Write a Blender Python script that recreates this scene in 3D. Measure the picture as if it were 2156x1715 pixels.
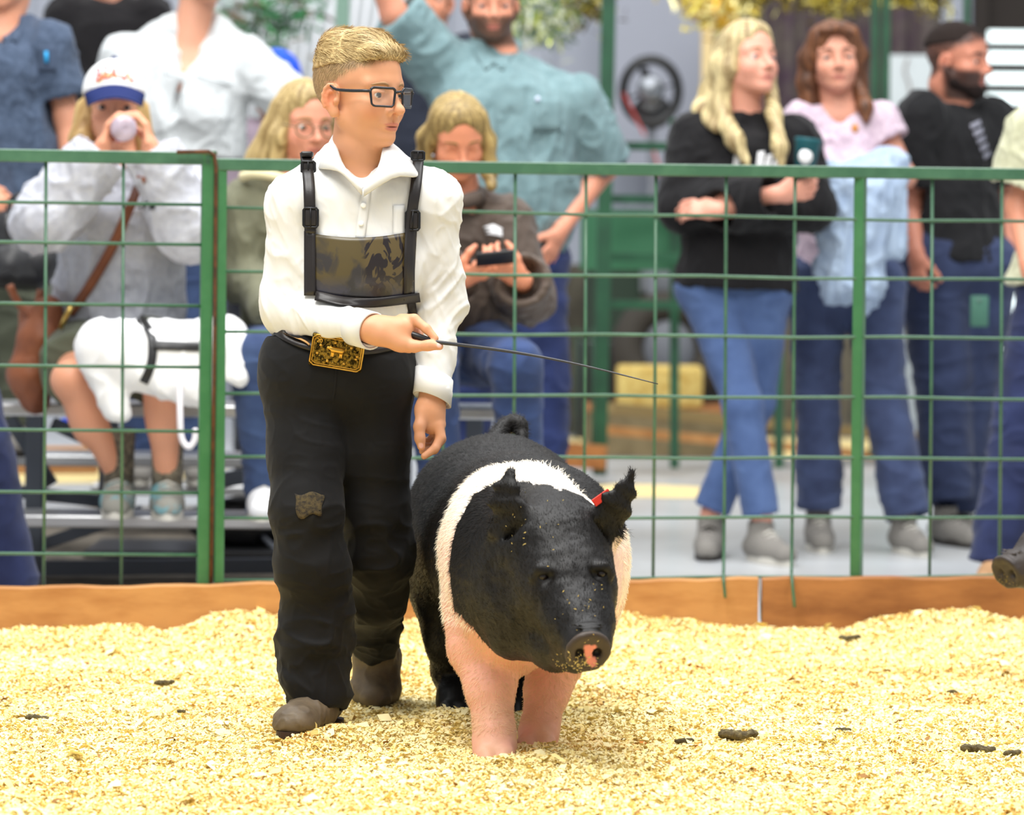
import bpy, bmesh, math, random
import numpy as np
from mathutils import Vector, Matrix, Quaternion
from mathutils.bvhtree import BVHTree

random.seed(7); np.random.seed(7)
for o in list(bpy.data.objects): bpy.data.objects.remove(o)
SC = bpy.context.scene
COL = SC.collection

# ------------------------------------------------------------------ camera
FPX, CX, CY, HOR = 7273.0, 1078.0, 857.5, 500.0
CAM = np.array([0.0, 0.0, 1.0])
_p = math.atan((CY - HOR) / FPX); _t = math.radians(0.5)
_f = np.array([0, math.cos(_p), -math.sin(_p)])
_u0 = np.array([0, math.sin(_p), math.cos(_p)]); _r0 = np.array([1.0, 0, 0])
_r = _r0 * math.cos(_t) + _u0 * math.sin(_t)
_u = _u0 * math.cos(_t) - _r0 * math.sin(_t)
def W(px, py, Y):
    """world point that stands Y metres away and is seen at pixel px, py of the photograph"""
    d = _f * FPX + _r * (px - CX) - _u * (py - CY)
    return CAM + d * (Y / d[1])
cd = bpy.data.cameras.new('camera'); co = bpy.data.objects.new('camera', cd); COL.objects.link(co)
co.matrix_world = Matrix(((_r[0], _u[0], -_f[0], CAM[0]), (_r[1], _u[1], -_f[1], CAM[1]), (_r[2], _u[2], -_f[2], CAM[2]), (0, 0, 0, 1)))
cd.sensor_width = 36.0; cd.sensor_fit = 'HORIZONTAL'; cd.lens = FPX / 2156 * 36
cd.clip_start = 0.1; cd.clip_end = 200
cd.dof.use_dof = True; cd.dof.focus_distance = 6.85; cd.dof.aperture_fstop = 3.6
SC.camera = co

# ------------------------------------------------------------------ light
wd = bpy.data.worlds.new('world'); SC.world = wd; wd.use_nodes = True
bg = wd.node_tree.nodes['Background']; bg.inputs[0].default_value = (0.92, 0.96, 1.0, 1); bg.inputs[1].default_value = 0.60
def area(name, loc, size, power, target=None, col=(1, 1, 1), sy=None):
    l = bpy.data.lights.new(name, 'AREA'); l.energy = power; l.size = size; l.color = col
    if sy: l.shape = 'RECTANGLE'; l.size_y = sy
    o = bpy.data.objects.new(name, l); COL.objects.link(o); o.location = loc
    if target is not None:
        o.rotation_euler = (Vector(target) - Vector(loc)).to_track_quat('-Z', 'Y').to_euler()
    return o
area('skylight_ring', (-1.2, 5.2, 5.2), 2.6, 320, (0.0, 7.2, 0.3), (1.0, 0.985, 0.95), 2.6)
area('skylight_ring_right', (2.2, 6.2, 5.0), 1.6, 80, (0.2, 7.0, 0.4), (1.0, 0.98, 0.95), 1.6)
area('crowd_fill', (0.0, 9.0, 7.6), 8.0, 820, (0.0, 10.9, 0), (0.98, 0.99, 1.0), 2.6)  # unseen fill lamp placed ahead of the crowd to brighten their fronts
area('skylight_far', (0.0, 15.5, 5.4), 9.0, 240, (0.0, 16.2, 0), (1.0, 0.99, 0.98), 2.5)
vs = SC.view_settings
vs.view_transform = 'Standard'; vs.look = 'None'; vs.gamma = 1.0; vs.exposure = 0.0
try: vs.use_curve_mapping = False
except Exception: pass

# ------------------------------------------------------------------ materials
def lin(c):
    c = c / 255.0
    return c / 12.92 if c <= 0.04045 else ((c + 0.055) / 1.055) ** 2.4
def rgb(r, g, b): return (lin(r), lin(g), lin(b))
def M(name, col=(.5, .5, .5), rough=.7, spec=.3, metal=0., bump=None, var=None, sss=0., attr=False, trans=0., emit=None, sheen=0., stretch=None, alpha=None, coat=0.):
    m = bpy.data.materials.new(name); m.use_nodes = True
    nt = m.node_tree; b = nt.nodes['Principled BSDF']
    b.inputs['Base Color'].default_value = (*col, 1); b.inputs['Roughness'].default_value = rough
    b.inputs['Specular IOR Level'].default_value = spec; b.inputs['Metallic'].default_value = metal
    if coat: b.inputs['Coat Weight'].default_value = coat; b.inputs['Coat Roughness'].default_value = .15
    src = None
    if attr:
        a = nt.nodes.new('ShaderNodeAttribute'); a.attribute_name = 'Col'; src = a.outputs['Color']
    co_ = None
    def coords():
        nonlocal co_
        if co_ is None:
            tc = nt.nodes.new('ShaderNodeTexCoord'); co_ = tc.outputs['Object']
            if stretch:
                mp = nt.nodes.new('ShaderNodeMapping'); mp.inputs['Scale'].default_value = stretch
                nt.links.new(co_, mp.inputs['Vector']); co_ = mp.outputs['Vector']
        return co_
    def noise(scale, detail=4, rough_=.6):
        n = nt.nodes.new('ShaderNodeTexNoise'); n.inputs['Scale'].default_value = scale
        n.inputs['Detail'].default_value = detail; n.inputs['Roughness'].default_value = rough_
        nt.links.new(coords(), n.inputs['Vector']); return n.outputs['Fac']
    if var:
        sc_, col2, lo, hi = var
        r = nt.nodes.new('ShaderNodeMapRange'); r.inputs['From Min'].default_value = lo; r.inputs['From Max'].default_value = hi
        nt.links.new(noise(sc_), r.inputs['Value'])
        mx = nt.nodes.new('ShaderNodeMix'); mx.data_type = 'RGBA'
        nt.links.new(r.outputs['Result'], mx.inputs['Factor'])
        if src is not None: nt.links.new(src, mx.inputs['A'])
        else: mx.inputs['A'].default_value = (*col, 1)
        mx.inputs['B'].default_value = (*col2, 1); src = mx.outputs['Result']
    if src is not None: nt.links.new(src, b.inputs['Base Color'])
    if bump:
        bn = nt.nodes.new('ShaderNodeBump'); bn.inputs['Strength'].default_value = bump[1]; bn.inputs['Distance'].default_value = bump[2] if len(bump) > 2 else .002
        nt.links.new(noise(bump[0], 3), bn.inputs['Height']); nt.links.new(bn.outputs['Normal'], b.inputs['Normal'])
    if sss:
        b.inputs['Subsurface Weight'].default_value = sss; b.inputs['Subsurface Radius'].default_value = (1, .35, .2); b.inputs['Subsurface Scale'].default_value = .006
    if trans: b.inputs['Transmission Weight'].default_value = trans; b.inputs['IOR'].default_value = 1.45
    if alpha is not None: b.inputs['Alpha'].default_value = alpha
    if sheen: b.inputs['Sheen Weight'].default_value = sheen
    if emit:
        b.inputs['Emission Color'].default_value = (*emit[0], 1); b.inputs['Emission Strength'].default_value = emit[1]
    return m

# ------------------------------------------------------------------ objects
ORG = {}
def empty(name, loc, label=None, cat=None, group=None):
    o = bpy.data.objects.new(name, None); COL.objects.link(o); o.empty_display_size = .05
    o.location = Vector(loc); ORG[o.name] = np.array(loc, float); tag(o, label, cat, group); return o
def tag(o, label=None, cat=None, group=None, kind=None):
    if label: o['label'] = label
    if cat: o['category'] = cat
    if group: o['group'] = group
    if kind: o['kind'] = kind
    return o
def obj(name, vf, mat, parent=None, smooth=True, label=None, cat=None, group=None, kind=None, col=None, origin=None):
    V, F = vf
    V = np.asarray(V, float)
    if parent is not None: org = ORG[parent.name]
    elif origin is not None: org = np.array(origin, float)
    else: org = np.array([(V[:, 0].min() + V[:, 0].max()) / 2, (V[:, 1].min() + V[:, 1].max()) / 2, V[:, 2].min()])
    me = bpy.data.meshes.new(name)
    Vl = (V - org).astype(np.float32)
    if isinstance(F, np.ndarray):
        n, k = F.shape
        me.vertices.add(len(Vl)); me.vertices.foreach_set('co', Vl.ravel())
        me.loops.add(n * k); me.loops.foreach_set('vertex_index', F.astype(np.int32).ravel())
        me.polygons.add(n); me.polygons.foreach_set('loop_start', np.arange(0, n * k, k, dtype=np.int32))
        me.update(calc_edges=True)
    else:
        me.from_pydata(Vl.tolist(), [], F); me.update()
    if smooth: me.polygons.foreach_set('use_smooth', np.ones(len(me.polygons), bool))
    if col is not None:
        ca = me.color_attributes.new('Col', 'FLOAT_COLOR', 'POINT')
        c4 = np.ones((len(Vl), 4), np.float32); c4[:, :3] = col; ca.data.foreach_set('color', c4.ravel())
    mats = mat if isinstance(mat, (list, tuple)) else [mat]
    for m_ in mats: me.materials.append(m_)
    o = bpy.data.objects.new(name, me); COL.objects.link(o)
    if parent is not None: o.parent = parent
    else: o.location = Vector(org)
    ORG[o.name] = org
    tag(o, label, cat, group, kind); return o
def copy_tree(o, parent=None):
    c = o.copy(); COL.objects.link(c); ORG[c.name] = ORG[o.name]
    if parent is not None: c.parent = parent
    for ch in list(o.children): copy_tree(ch, c)
    return c

# ------------------------------------------------------------------ mesh makers
def nrm(v): v = np.asarray(v, float); return v / (np.linalg.norm(v) + 1e-12)
def join(*vfs):
    V = []; F = []; n = 0
    for v, f in vfs:
        V.append(np.asarray(v, float)); F += [[int(i) + n for i in q] for q in f]; n += len(v)
    return np.vstack(V), F
def box(c, h, R=None, bev=0.0, seg=2):
    bm = bmesh.new(); bmesh.ops.create_cube(bm, size=2.0)
    for v in bm.verts: v.co = Vector((v.co.x * h[0], v.co.y * h[1], v.co.z * h[2]))
    if bev: bmesh.ops.bevel(bm, geom=bm.edges[:], offset=bev, segments=seg, affect='EDGES', profile=.5)
    bm.verts.index_update()
    V = np.array([v.co for v in bm.verts]); F = [[v.index for v in f.verts] for f in bm.faces]; bm.free()
    if R is not None: V = V @ np.asarray(R, float)      # rows of R are the box axes
    return V + np.asarray(c, float), F
def frame(d, up=(0, 0, 1)):
    d = nrm(d); a = np.cross(up, d)
    if np.linalg.norm(a) < 1e-4: a = np.cross((1, 0, 0), d)
    a = nrm(a); return a, np.cross(d, a), d
def bar(a, b, w, h=None, bev=.002):
    """square bar from a to b"""
    a = np.asarray(a, float); b = np.asarray(b, float); X, Y, D = frame(b - a)
    return box((a + b) / 2, (w, h or w, np.linalg.norm(b - a) / 2), np.array([X, Y, D]), bev, 1)
def tube(P, r, n=10, closed=False, flat=None):
    P = [np.asarray(p, float) for p in P]; m = len(P)
    rr = list(r) if hasattr(r, '__len__') else [r] * m
    T = []
    for i in range(m):
        a = P[(i - 1) % m] if (closed or i > 0) else P[i]; b = P[(i + 1) % m] if (closed or i < m - 1) else P[i]
        T.append(nrm(b - a))
    X, Y, _ = frame(T[0]); V = []; F = []
    for i in range(m):
        X = nrm(X - T[i] * np.dot(X, T[i])); Y = np.cross(T[i], X)
        for k in range(n):
            a = 2 * math.pi * k / n; o_ = X * math.cos(a) * rr[i] + Y * math.sin(a) * rr[i]
            if flat is not None: o_ = o_ - flat[0] * np.dot(o_, flat[0]) * (1 - flat[1])
            V.append(P[i] + o_)
    for i in range(m if closed else m - 1):
        j = (i + 1) % m
        for k in range(n): F.append([i * n + k, i * n + (k + 1) % n, j * n + (k + 1) % n, j * n + k])
    if not closed:
        F.append(list(range(n))[::-1]); F.append([(m - 1) * n + k for k in range(n)])
    return np.array(V), F
def ball(c, r, R=None, nu=16, nv=10):
    V = []; F = []
    r = np.ones(3) * r
    for j in range(nv + 1):
        t = math.pi * j / nv
        for i in range(nu):
            a = 2 * math.pi * i / nu; V.append((math.sin(t) * math.cos(a), math.sin(t) * math.sin(a), math.cos(t)))
    for j in range(nv):
        for i in range(nu): F.append([j * nu + i, (j + 1) * nu + i, (j + 1) * nu + (i + 1) % nu, j * nu + (i + 1) % nu])
    V = np.array(V) * r
    if R is not None: V = V @ np.asarray(R, float)
    return V + np.asarray(c, float), F
def lathe(prof, c, axis=(0, 0, 1), n=24):
    X, Y, D = frame(axis, (0, 1, 0) if abs(nrm(axis)[2]) > .9 else (0, 0, 1)); V = []; F = []
    for (r, h) in prof:
        for k in range(n):
            a = 2 * math.pi * k / n; V.append(np.asarray(c, float) + X * r * math.cos(a) + Y * r * math.sin(a) + D * h)
    for i in range(len(prof) - 1):
        for k in range(n): F.append([i * n + k, i * n + (k + 1) % n, (i + 1) * n + (k + 1) % n, (i + 1) * n + k])
    return np.array(V), F
def spline(P, n):
    P = np.array(P, float); m = len(P); t = np.linspace(0, m - 1, n); out = []
    for x in t:
        i = min(int(x), m - 2); f = x - i
        p0, p1, p2, p3 = P[max(i - 1, 0)], P[i], P[i + 1], P[min(i + 2, m - 1)]
        out.append(.5 * ((2 * p1) + (-p0 + p2) * f + (2 * p0 - 5 * p1 + 4 * p2 - p3) * f * f + (-p0 + 3 * p1 - 3 * p2 + p3) * f ** 3))
    return np.array(out)

# ------------------------------------------------------------------ noise
def _hash(i, j, k):
    h = (i.astype(np.int64) * 374761393 + j.astype(np.int64) * 668265263 + k.astype(np.int64) * 1274126177) & 0x7fffffff
    h = ((h ^ (h >> 13)) * 1274126177) & 0x7fffffff
    return ((h ^ (h >> 16)) & 0xffff).astype(np.float32) / 32767.5 - 1
def vnoise(P):
    P = np.asarray(P); I = np.floor(P); f = P - I; u = f * f * (3 - 2 * f); I = I.astype(np.int64); r = 0
    for a in (0, 1):
        wa = u[:, 0] if a else 1 - u[:, 0]
        for b in (0, 1):
            wb = wa * (u[:, 1] if b else 1 - u[:, 1])
            for c in (0, 1):
                r = r + wb * (u[:, 2] if c else 1 - u[:, 2]) * _hash(I[:, 0] + a, I[:, 1] + b, I[:, 2] + c)
    return r
def fbm(P, o=3): return sum(vnoise(P * 2 ** i + 7.3 * i) / 2 ** i for i in range(o))
def sstep(a, b, x): t = np.clip((x - a) / (b - a), 0, 1); return t * t * (3 - 2 * t)

# ------------------------------------------------------------------ signed distance bodies
class Sdf:
    def __init__(s): s.ops = []
    def _add(s, kind, prm, lo, hi, k, op): s.ops.append((kind, prm, np.asarray(lo, float), np.asarray(hi, float), k, op))
    def cap(s, a, b, ra, rb=None, k=.02, op='u', flat=None, end=False):
        a = np.asarray(a, float); b = np.asarray(b, float); rb = ra if rb is None else rb
        m = max(ra, rb) * (max(1, flat[1]) if flat else 1)
        s._add('cap', (a, b, ra, rb, (nrm(flat[0]), flat[1]) if flat else None, end), np.minimum(a, b) - m, np.maximum(a, b) + m, k, op); return s
    def chain(s, P, r, k=.02, op='u', flat=None):
        for i in range(len(P) - 1): s.cap(P[i], P[i + 1], r[i], r[i + 1], k, op, flat)
        return s
    def ell(s, c, r, R=None, k=.02, op='u'):
        c = np.asarray(c, float); r = np.ones(3) * r
        m = r.max() if R is not None else r
        s._add('ell', (c, r, None if R is None else np.asarray(R, float)), c - m, c + m, k, op); return s
    def cut(s, p, n, rad): p = np.asarray(p, float); s._add('cut', (p, nrm(n)), p - rad, p + rad, 0, 'cut'); return s
    def grid(s, res):
        lo = np.min([o[2] for o in s.ops if o[5] == 'u'], axis=0) - 3 * res - .004
        hi = np.max([o[3] for o in s.ops if o[5] == 'u'], axis=0) + 3 * res + .004
        n = np.ceil((hi - lo) / res).astype(int) + 1
        D = np.full(n, .5, np.float32); ax = [(lo[i] + res * np.arange(n[i])).astype(np.float32) for i in range(3)]
        for kind, prm, l, h, k, op in s.ops:
            mg = max(k, .004) + 2.5 * res
            if op == 'cut': mg = 0
            a = np.clip(np.floor((l - mg - lo) / res).astype(int), 0, n); b = np.clip(np.ceil((h + mg - lo) / res).astype(int) + 1, 0, n)
            if np.any(b <= a): continue
            sl = tuple(slice(a[i], b[i]) for i in range(3))
            X = ax[0][sl[0]][:, None, None]; Y = ax[1][sl[1]][None, :, None]; Z = ax[2][sl[2]][None, None, :]
            if kind == 'cap':
                A, B, ra, rb, fl, end = prm; ab = B - A; bb = float(ab @ ab) + 1e-12; x = X - A[0]; y = Y - A[1]; z = Z - A[2]
                t0 = (x * ab[0] + y * ab[1] + z * ab[2]) / bb; t = np.clip(t0, 0, 1.6 if end else 1)
                x = x - t * ab[0]; y = y - t * ab[1]; z = z - t * ab[2]; q = x * x + y * y + z * z
                if fl is not None:
                    w = x * fl[0][0] + y * fl[0][1] + z * fl[0][2]; q = q - w * w * (1 - 1 / fl[1] ** 2)
                d = np.sqrt(np.maximum(q, 1e-12)) - (ra + (rb - ra) * np.minimum(t, 1))
                if end: d = np.maximum(d, (t0 - 1) * math.sqrt(bb))
            elif kind == 'ell':
                c, r, R = prm; x = X - c[0]; y = Y - c[1]; z = Z - c[2]
                if R is not None: x, y, z = [x * R[i][0] + y * R[i][1] + z * R[i][2] for i in range(3)]
                x = x / r[0]; y = y / r[1]; z = z / r[2]
                k0 = np.sqrt(x * x + y * y + z * z); k1 = np.sqrt((x / r[0]) ** 2 + (y / r[1]) ** 2 + (z / r[2]) ** 2) + 1e-9
                d = np.where(k0 < 1e-3, -r.min(), k0 * (k0 - 1) / k1)
            else:
                p, nn = prm; d = (X - p[0]) * nn[0] + (Y - p[1]) * nn[1] + (Z - p[2]) * nn[2]
            d = d.astype(np.float32)
            O = D[sl]
            if op == 'u':
                if k > 0: hh = np.maximum(k - np.abs(O - d), 0) / k; D[sl] = np.minimum(O, d) - hh * hh * k * .25
                else: D[sl] = np.minimum(O, d)
            elif op == 's':
                d = -d
                if k > 0: hh = np.maximum(k - np.abs(O - d), 0) / k; D[sl] = np.maximum(O, d) + hh * hh * k * .25
                else: D[sl] = np.maximum(O, d)
            else: D[sl] = np.maximum(O, d)
        return D, lo
    def mesh(s, res, smooth=1):
        D, lo = s.grid(res); ins = D < 0
        c = np.zeros(np.array(D.shape) - 1, np.uint8)
        sh = [slice(None, -1), slice(1, None)]
        for a in (0, 1):
            for b in (0, 1):
                for e in (0, 1): c += ins[sh[a], sh[b], sh[e]]
        act = (c > 0) & (c < 8); I = np.argwhere(act)
        pos = np.zeros((len(I), 3), np.float32); cnt = np.zeros(len(I), np.float32)
        cor = [(a, b, e) for a in (0, 1) for b in (0, 1) for e in (0, 1)]
        val = {q: D[I[:, 0] + q[0], I[:, 1] + q[1], I[:, 2] + q[2]] for q in cor}
        for q in cor:
            for ax in range(3):
                if q[ax] == 0:
                    q2 = tuple(1 if i == ax else q[i] for i in range(3)); da, db = val[q], val[q2]
                    m = (da < 0) != (db < 0); t = np.where(m, da / np.where(m, da - db, 1), 0)
                    p = np.tile(np.array(q, np.float32), (len(I), 1)); p[:, ax] = t
                    pos += p * m[:, None]; cnt += m
        V = lo + res * (I + pos / np.maximum(cnt, 1)[:, None])
        vid = np.full(act.shape, -1, np.int32); vid[act] = np.arange(len(I)); F = []
        for ax in range(3):
            o1, o2 = (ax + 1) % 3, (ax + 2) % 3
            s0 = [slice(1, -1)] * 3; s1 = [slice(1, -1)] * 3; s0[ax] = slice(0, -1); s1[ax] = slice(1, None)
            a = ins[tuple(s0)]; b = ins[tuple(s1)]; E = np.argwhere(a != b); fl = a[a != b]
            off = np.array([1, 1, 1]); off[ax] = 0; E = E + off
            def cell(d1, d2):
                J = E.copy(); J[:, o1] += d1; J[:, o2] += d2; return vid[J[:, 0], J[:, 1], J[:, 2]]
            Q = np.stack([cell(-1, -1), cell(0, -1), cell(0, 0), cell(-1, 0)], 1)
            Q[~fl] = Q[~fl][:, ::-1]; F.append(Q)
        F = np.vstack(F); F = F[(F >= 0).all(1)]
        for _ in range(smooth): V = lap(V, F, .5)
        return V, F
def lap(V, F, w):
    n = len(V); S = np.zeros((n, 3)); C = np.zeros(n)
    for a, b in ((0, 1), (1, 2), (2, 3), (3, 0)):
        for i in range(3): S[:, i] += np.bincount(F[:, a], V[F[:, b], i], n) + np.bincount(F[:, b], V[F[:, a], i], n)
        C += np.bincount(F[:, a], minlength=n) + np.bincount(F[:, b], minlength=n)
    return V * (1 - w) + w * S / np.maximum(C, 1)[:, None]
def normals(V, F):
    n = np.cross(V[F[:, 2]] - V[F[:, 0]], V[F[:, 3]] - V[F[:, 1]]); N = np.zeros_like(V)
    for a in range(4):
        for i in range(3): N[:, i] += np.bincount(F[:, a], n[:, i], len(V))
    return N / (np.linalg.norm(N, axis=1)[:, None] + 1e-12)
def crumple(V, F, amp=.004, freq=14, seed=0, stretch=(1, 1, .6), fine=.5, mask=None, turn=0):
    """real folds in cloth: broad swells and sharper ridges"""
    N = normals(V, F); ct, st_ = math.cos(math.radians(turn)), math.sin(math.radians(turn))
    P = np.stack([V[:, 0] * ct + V[:, 2] * st_, V[:, 1], V[:, 2] * ct - V[:, 0] * st_], 1) * np.array(stretch) * freq + seed * 13.7
    warp = np.stack([vnoise(P * .7 + 31), vnoise(P * .7 + 57), vnoise(P * .7 + 83)], 1)
    a = fbm(P + .6 * warp, 2); r = 1 - 2 * np.abs(vnoise(P * 1.9 + warp)) 
    d = amp * (.7 * a + fine * r * np.abs(r))
    if mask is not None: d = d * mask
    return V + N * d[:, None], F
# ------------------------------------------------------------------ shared materials
SKIN = M('skin', (.8, .5, .36), rough=.48, spec=.35, attr=True, sss=.12, bump=(900, .08, .0006))
EYE = M('eyeball', (.8, .78, .75), rough=.1, spec=.6, attr=True)
_cloth = {}
def cloth(name, c, rough=.85, bump=(700, .25, .0008), var=None, sheen=.1, spec=.2):
    if name not in _cloth: _cloth[name] = M(name, rgb(*c), rough=rough, spec=spec, bump=bump, var=var, sheen=sheen)
    return _cloth[name]
HAIR = M('hair', (.3, .2, .1), rough=.5, spec=.4, attr=True)
def denim(name, c, c2): return cloth(name, c, var=(9, rgb(*c2), .35, .7), bump=(1400, .3, .0008))

# ------------------------------------------------------------------ head
class Head:
    """frame of a head: X to its left as seen from the front, Y out of the face, Z to the crown; lengths in head metres"""
    def __init__(s, c, yaw=0, pitch=0, roll=0, sc=1.15, tall=1.0):
        y, p, r = [math.radians(v) for v in (yaw, pitch, roll)]
        s.c = np.asarray(c, float); s.s = sc
        Fv = np.array([math.sin(y), -math.cos(y), 0.]); X = np.array([math.cos(y), math.sin(y), 0.]); U = np.array([0, 0, 1.])
        Fv, U = Fv * math.cos(p) + U * math.sin(p), U * math.cos(p) - Fv * math.sin(p)
        X, U = X * math.cos(r) + U * math.sin(r), U * math.cos(r) - X * math.sin(r)
        s.R = np.array([X, Fv, U]); s.tall = np.array([1, 1, tall])
    def w(s, *p): p = np.array(p[0] if len(p) == 1 else p, float) * s.tall; return s.c + s.s * (p @ s.R)
    def l(s, V): return ((V - s.c) @ s.R.T) / s.s / s.tall
def head_prims(S, H, detail=True, ears=True, fat=1.0, nose=1.0, mouth=1.0, squint=1.0):
    q = H.s
    def e(c, r, k=.02, op='u', R=None):
        S.ell(H.w(c), np.array(r) * q * H.tall, H.R if R is None else R @ H.R, k * q, op)
    def cp(a, b, ra, rb=None, k=.02, op='u', flat=None):
        S.cap(H.w(a), H.w(b), ra * q, (rb or ra) * q, k * q, op, flat)
    e((0, -.018, .030), (.068, .086, .078)); e((0, .020, .035), (.058, .058, .060))
    e((0, .030, -.030), (.052 * fat, .050, .062))
    for x in (-1, 1):
        cp((x * .043 * fat, 0, -.046), (x * .011, .056, -.078), .018, .0145, .022)
        e((x * .034 * fat, .048, -.026), (.023, .023, .025))
        cp((x * .011, .069, .021), (x * .043, .056, .019), .010, .008, .016)
    e((0, .0655, -.0785), (.017, .0155, .0145), .014)
    if not detail:
        cp((0, .074, .006), (0, .093, -.028), .007, .010, .012)
        for x in (-1, 1):
            e((x * .031, .085, .000), (.016, .012, .011), .012, 's')
            if ears: e((x * .072, -.008, -.008), (.009, .018, .029), .006)
        e((0, .076, -.055), (.021, .010, .010), .01)
        return
    for x in (-1, 1):
        e((x * .031, .084, .000), (.017, .013, .011), .014, 's')
        e((x * .031, .0605, .000), (.0150, .0145, .0140), .004)
        e((x * .0315, .0765, -.0003), (.0118, .010, .0046 * squint), .0015, 's')
        cp((x * .020, .0745, .0055), (x * .041, .069, .0060), .0024, .0022, .003)
    cp((0, .0745, .010), (0, .0940, -.022), .0068, .0085, .011)
    e((0, .0985 * (.97 + .03 * nose), -.0275), (.0098, .0105, .0088), .007)
    for x in (-1, 1):
        e((x * .0118, .0835, -.0305), (.0068, .0085, .0068), .005)
        e((x * .0062, .0900, -.0375), (.0040, .0052, .0040), .002, 's')
    e((0, .072, -.050), (.023, .012, .014), .012)
    e((0, .0758, -.0540), (.0215 * mouth, .0068, .0034), .006)
    e((0, .0755, -.0620), (.0185 * mouth, .0072, .0042), .006)
    e((0, .0870, -.0583), (.0240 * mouth, .0090, .0010), .002, 's')
    cp((0, .0852, -.040), (0, .0822, -.0485), .0018, .0020, .004, 's')
    if ears:
        for x in (-1, 1):
            a = math.radians(22) * x
            R = np.array([[math.cos(a), math.sin(a), 0], [-math.sin(a), math.cos(a), 0], [0, 0, 1.]])
            c0 = np.array([x * .072, -.010, -.010]); f1 = R[1]; 
            e(c0, (.0062, .0170, .0265), .005, 'u', R)
            e(c0 + np.array([-x * .003, .006, -.026]), (.006, .010, .011), .006, 'u', R)
            e(c0 + R[0] * x * .0068 + np.array([0, .002, .003]), (.0066, .0118, .0190), .003, 's', R)
            rim = [c0 + R[0] * x * .004 + f1 * .0155 * math.cos(t) + np.array([0, 0, .0250 * math.sin(t)]) for t in np.linspace(-.2, 3.9, 9)]
            for i in range(8): cp(rim[i], rim[i + 1], .0032, .0032, .003)
            ant = [c0 + R[0] * x * .003 + f1 * (.0085 * math.cos(t) + .001) + np.array([0, 0, .0150 * math.sin(t) - .002]) for t in np.linspace(1.2, 4.0, 6)]
            for i in range(5): cp(ant[i], ant[i + 1], .0026, .0026, .003)
            e(c0 + R[0] * x * .006 + f1 * .010 + np.array([0, 0, -.006]), (.004, .004, .006), .004)
def head_color(V, H, base, lips=(190, 105, 100), blush=.3, beard=None, stubble=None):
    C = np.tile(np.array(rgb(*base)), (len(V), 1)); L = H.l(V)
    inh = (np.abs(L) < .15).all(1)
    def mixin(m, c): C[:] = C * (1 - m[:, None]) + np.array(c) * m[:, None]
    red = np.array(rgb(min(255, base[0]), base[1] * .78, base[2] * .72))
    bl = np.zeros(len(V))
    for x in (-1, 1):
        d = np.linalg.norm((L - (x * .038, .055, -.032)) / (.022, .03, .020), axis=1); bl += sstep(1.2, .2, d)
        bl += 1.3 * sstep(.9, .4, np.linalg.norm((L - (x * .077, -.012, -.010)) / (.012, .024, .034), axis=1))
    bl += .7 * sstep(1.2, .3, np.linalg.norm((L - (0, .095, -.028)) / .014, axis=1))
    mixin(np.clip(bl * blush, 0, 1) * inh, red)
    lp = np.maximum(sstep(1.15, .85, np.linalg.norm((L - (0, .082, -.0545)) / (.0200, .014, .0036), axis=1)),
                    sstep(1.15, .85, np.linalg.norm((L - (0, .081, -.0620)) / (.0175, .014, .0044), axis=1)))
    mixin(np.clip(lp, 0, 1) * inh * .62, rgb(*lips))
    sl = sstep(1.1, .8, np.linalg.norm((L - (0, .088, -.0583)) / (.021, .014, .0016), axis=1)); mixin(sl * inh * .7, rgb(120, 55, 50))
    if stubble:
        col, zlo = stubble
        n = vnoise(L * 260) * .5 + .5
        edge = zlo(L) + .004 * vnoise(L * 90)
        m = sstep(-.010, .014, L[:, 2] - edge) * inh * (1 - sstep(.0655, .069, np.abs(L[:, 0])) * sstep(-.040, -.034, L[:, 1]) * (L[:, 2] < .022))
        mixin(np.clip(m * (.72 + .28 * n), 0, 1), rgb(*col))
    if beard:
        m = sstep(-.018, -.034, L[:, 2] - .35 * np.clip(-L[:, 1] + .03, 0, .08)) * sstep(-.03, -.005, L[:, 1]) * inh * sstep(-.125, -.105, L[:, 2])
        m = m * (1 - np.clip(lp, 0, 1)) * (1 - sstep(1.2, .6, np.linalg.norm((L - (0, .085, -.03)) / .02, axis=1)))
        mixin(m * .92, rgb(*beard))
    return C
def eye_parts(H, parent, iris=(70, 95, 110), look=(0, 1, 0)):
    for x in (-1, 1):
        V, F = ball((0, 0, 0), .0136, None, 28, 20)
        lk = nrm(look); d = (V / .0136) @ lk
        C = np.tile(np.array(rgb(214, 206, 200)), (len(V), 1))
        C[d > .84] = np.array(rgb(*iris)) * .35; C[d > .875] = rgb(*iris); C[d > .95] = rgb(8, 7, 7)
        obj('eye', (H.w(V + np.array([x * .031, .0606, 0])), F), EYE, parent, col=C)
def brows(H, parent, c, th=.0030, lift=0):
    for x in (-1, 1):
        P = [H.w(x * .010, .0800, .0200 + lift), H.w(x * .026, .0775, .0250 + lift), H.w(x * .049, .0625, .0200 + lift)]
        vf = tube(spline(P, 8), [th * H.s * a for a in (.9, 1.1, 1.2, 1.15, 1.05, .9, .7, .3)], 8, flat=(H.R[1], .55))
        obj('eyebrow', vf, HAIR, parent, col=np.array(rgb(*c)))

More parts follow.
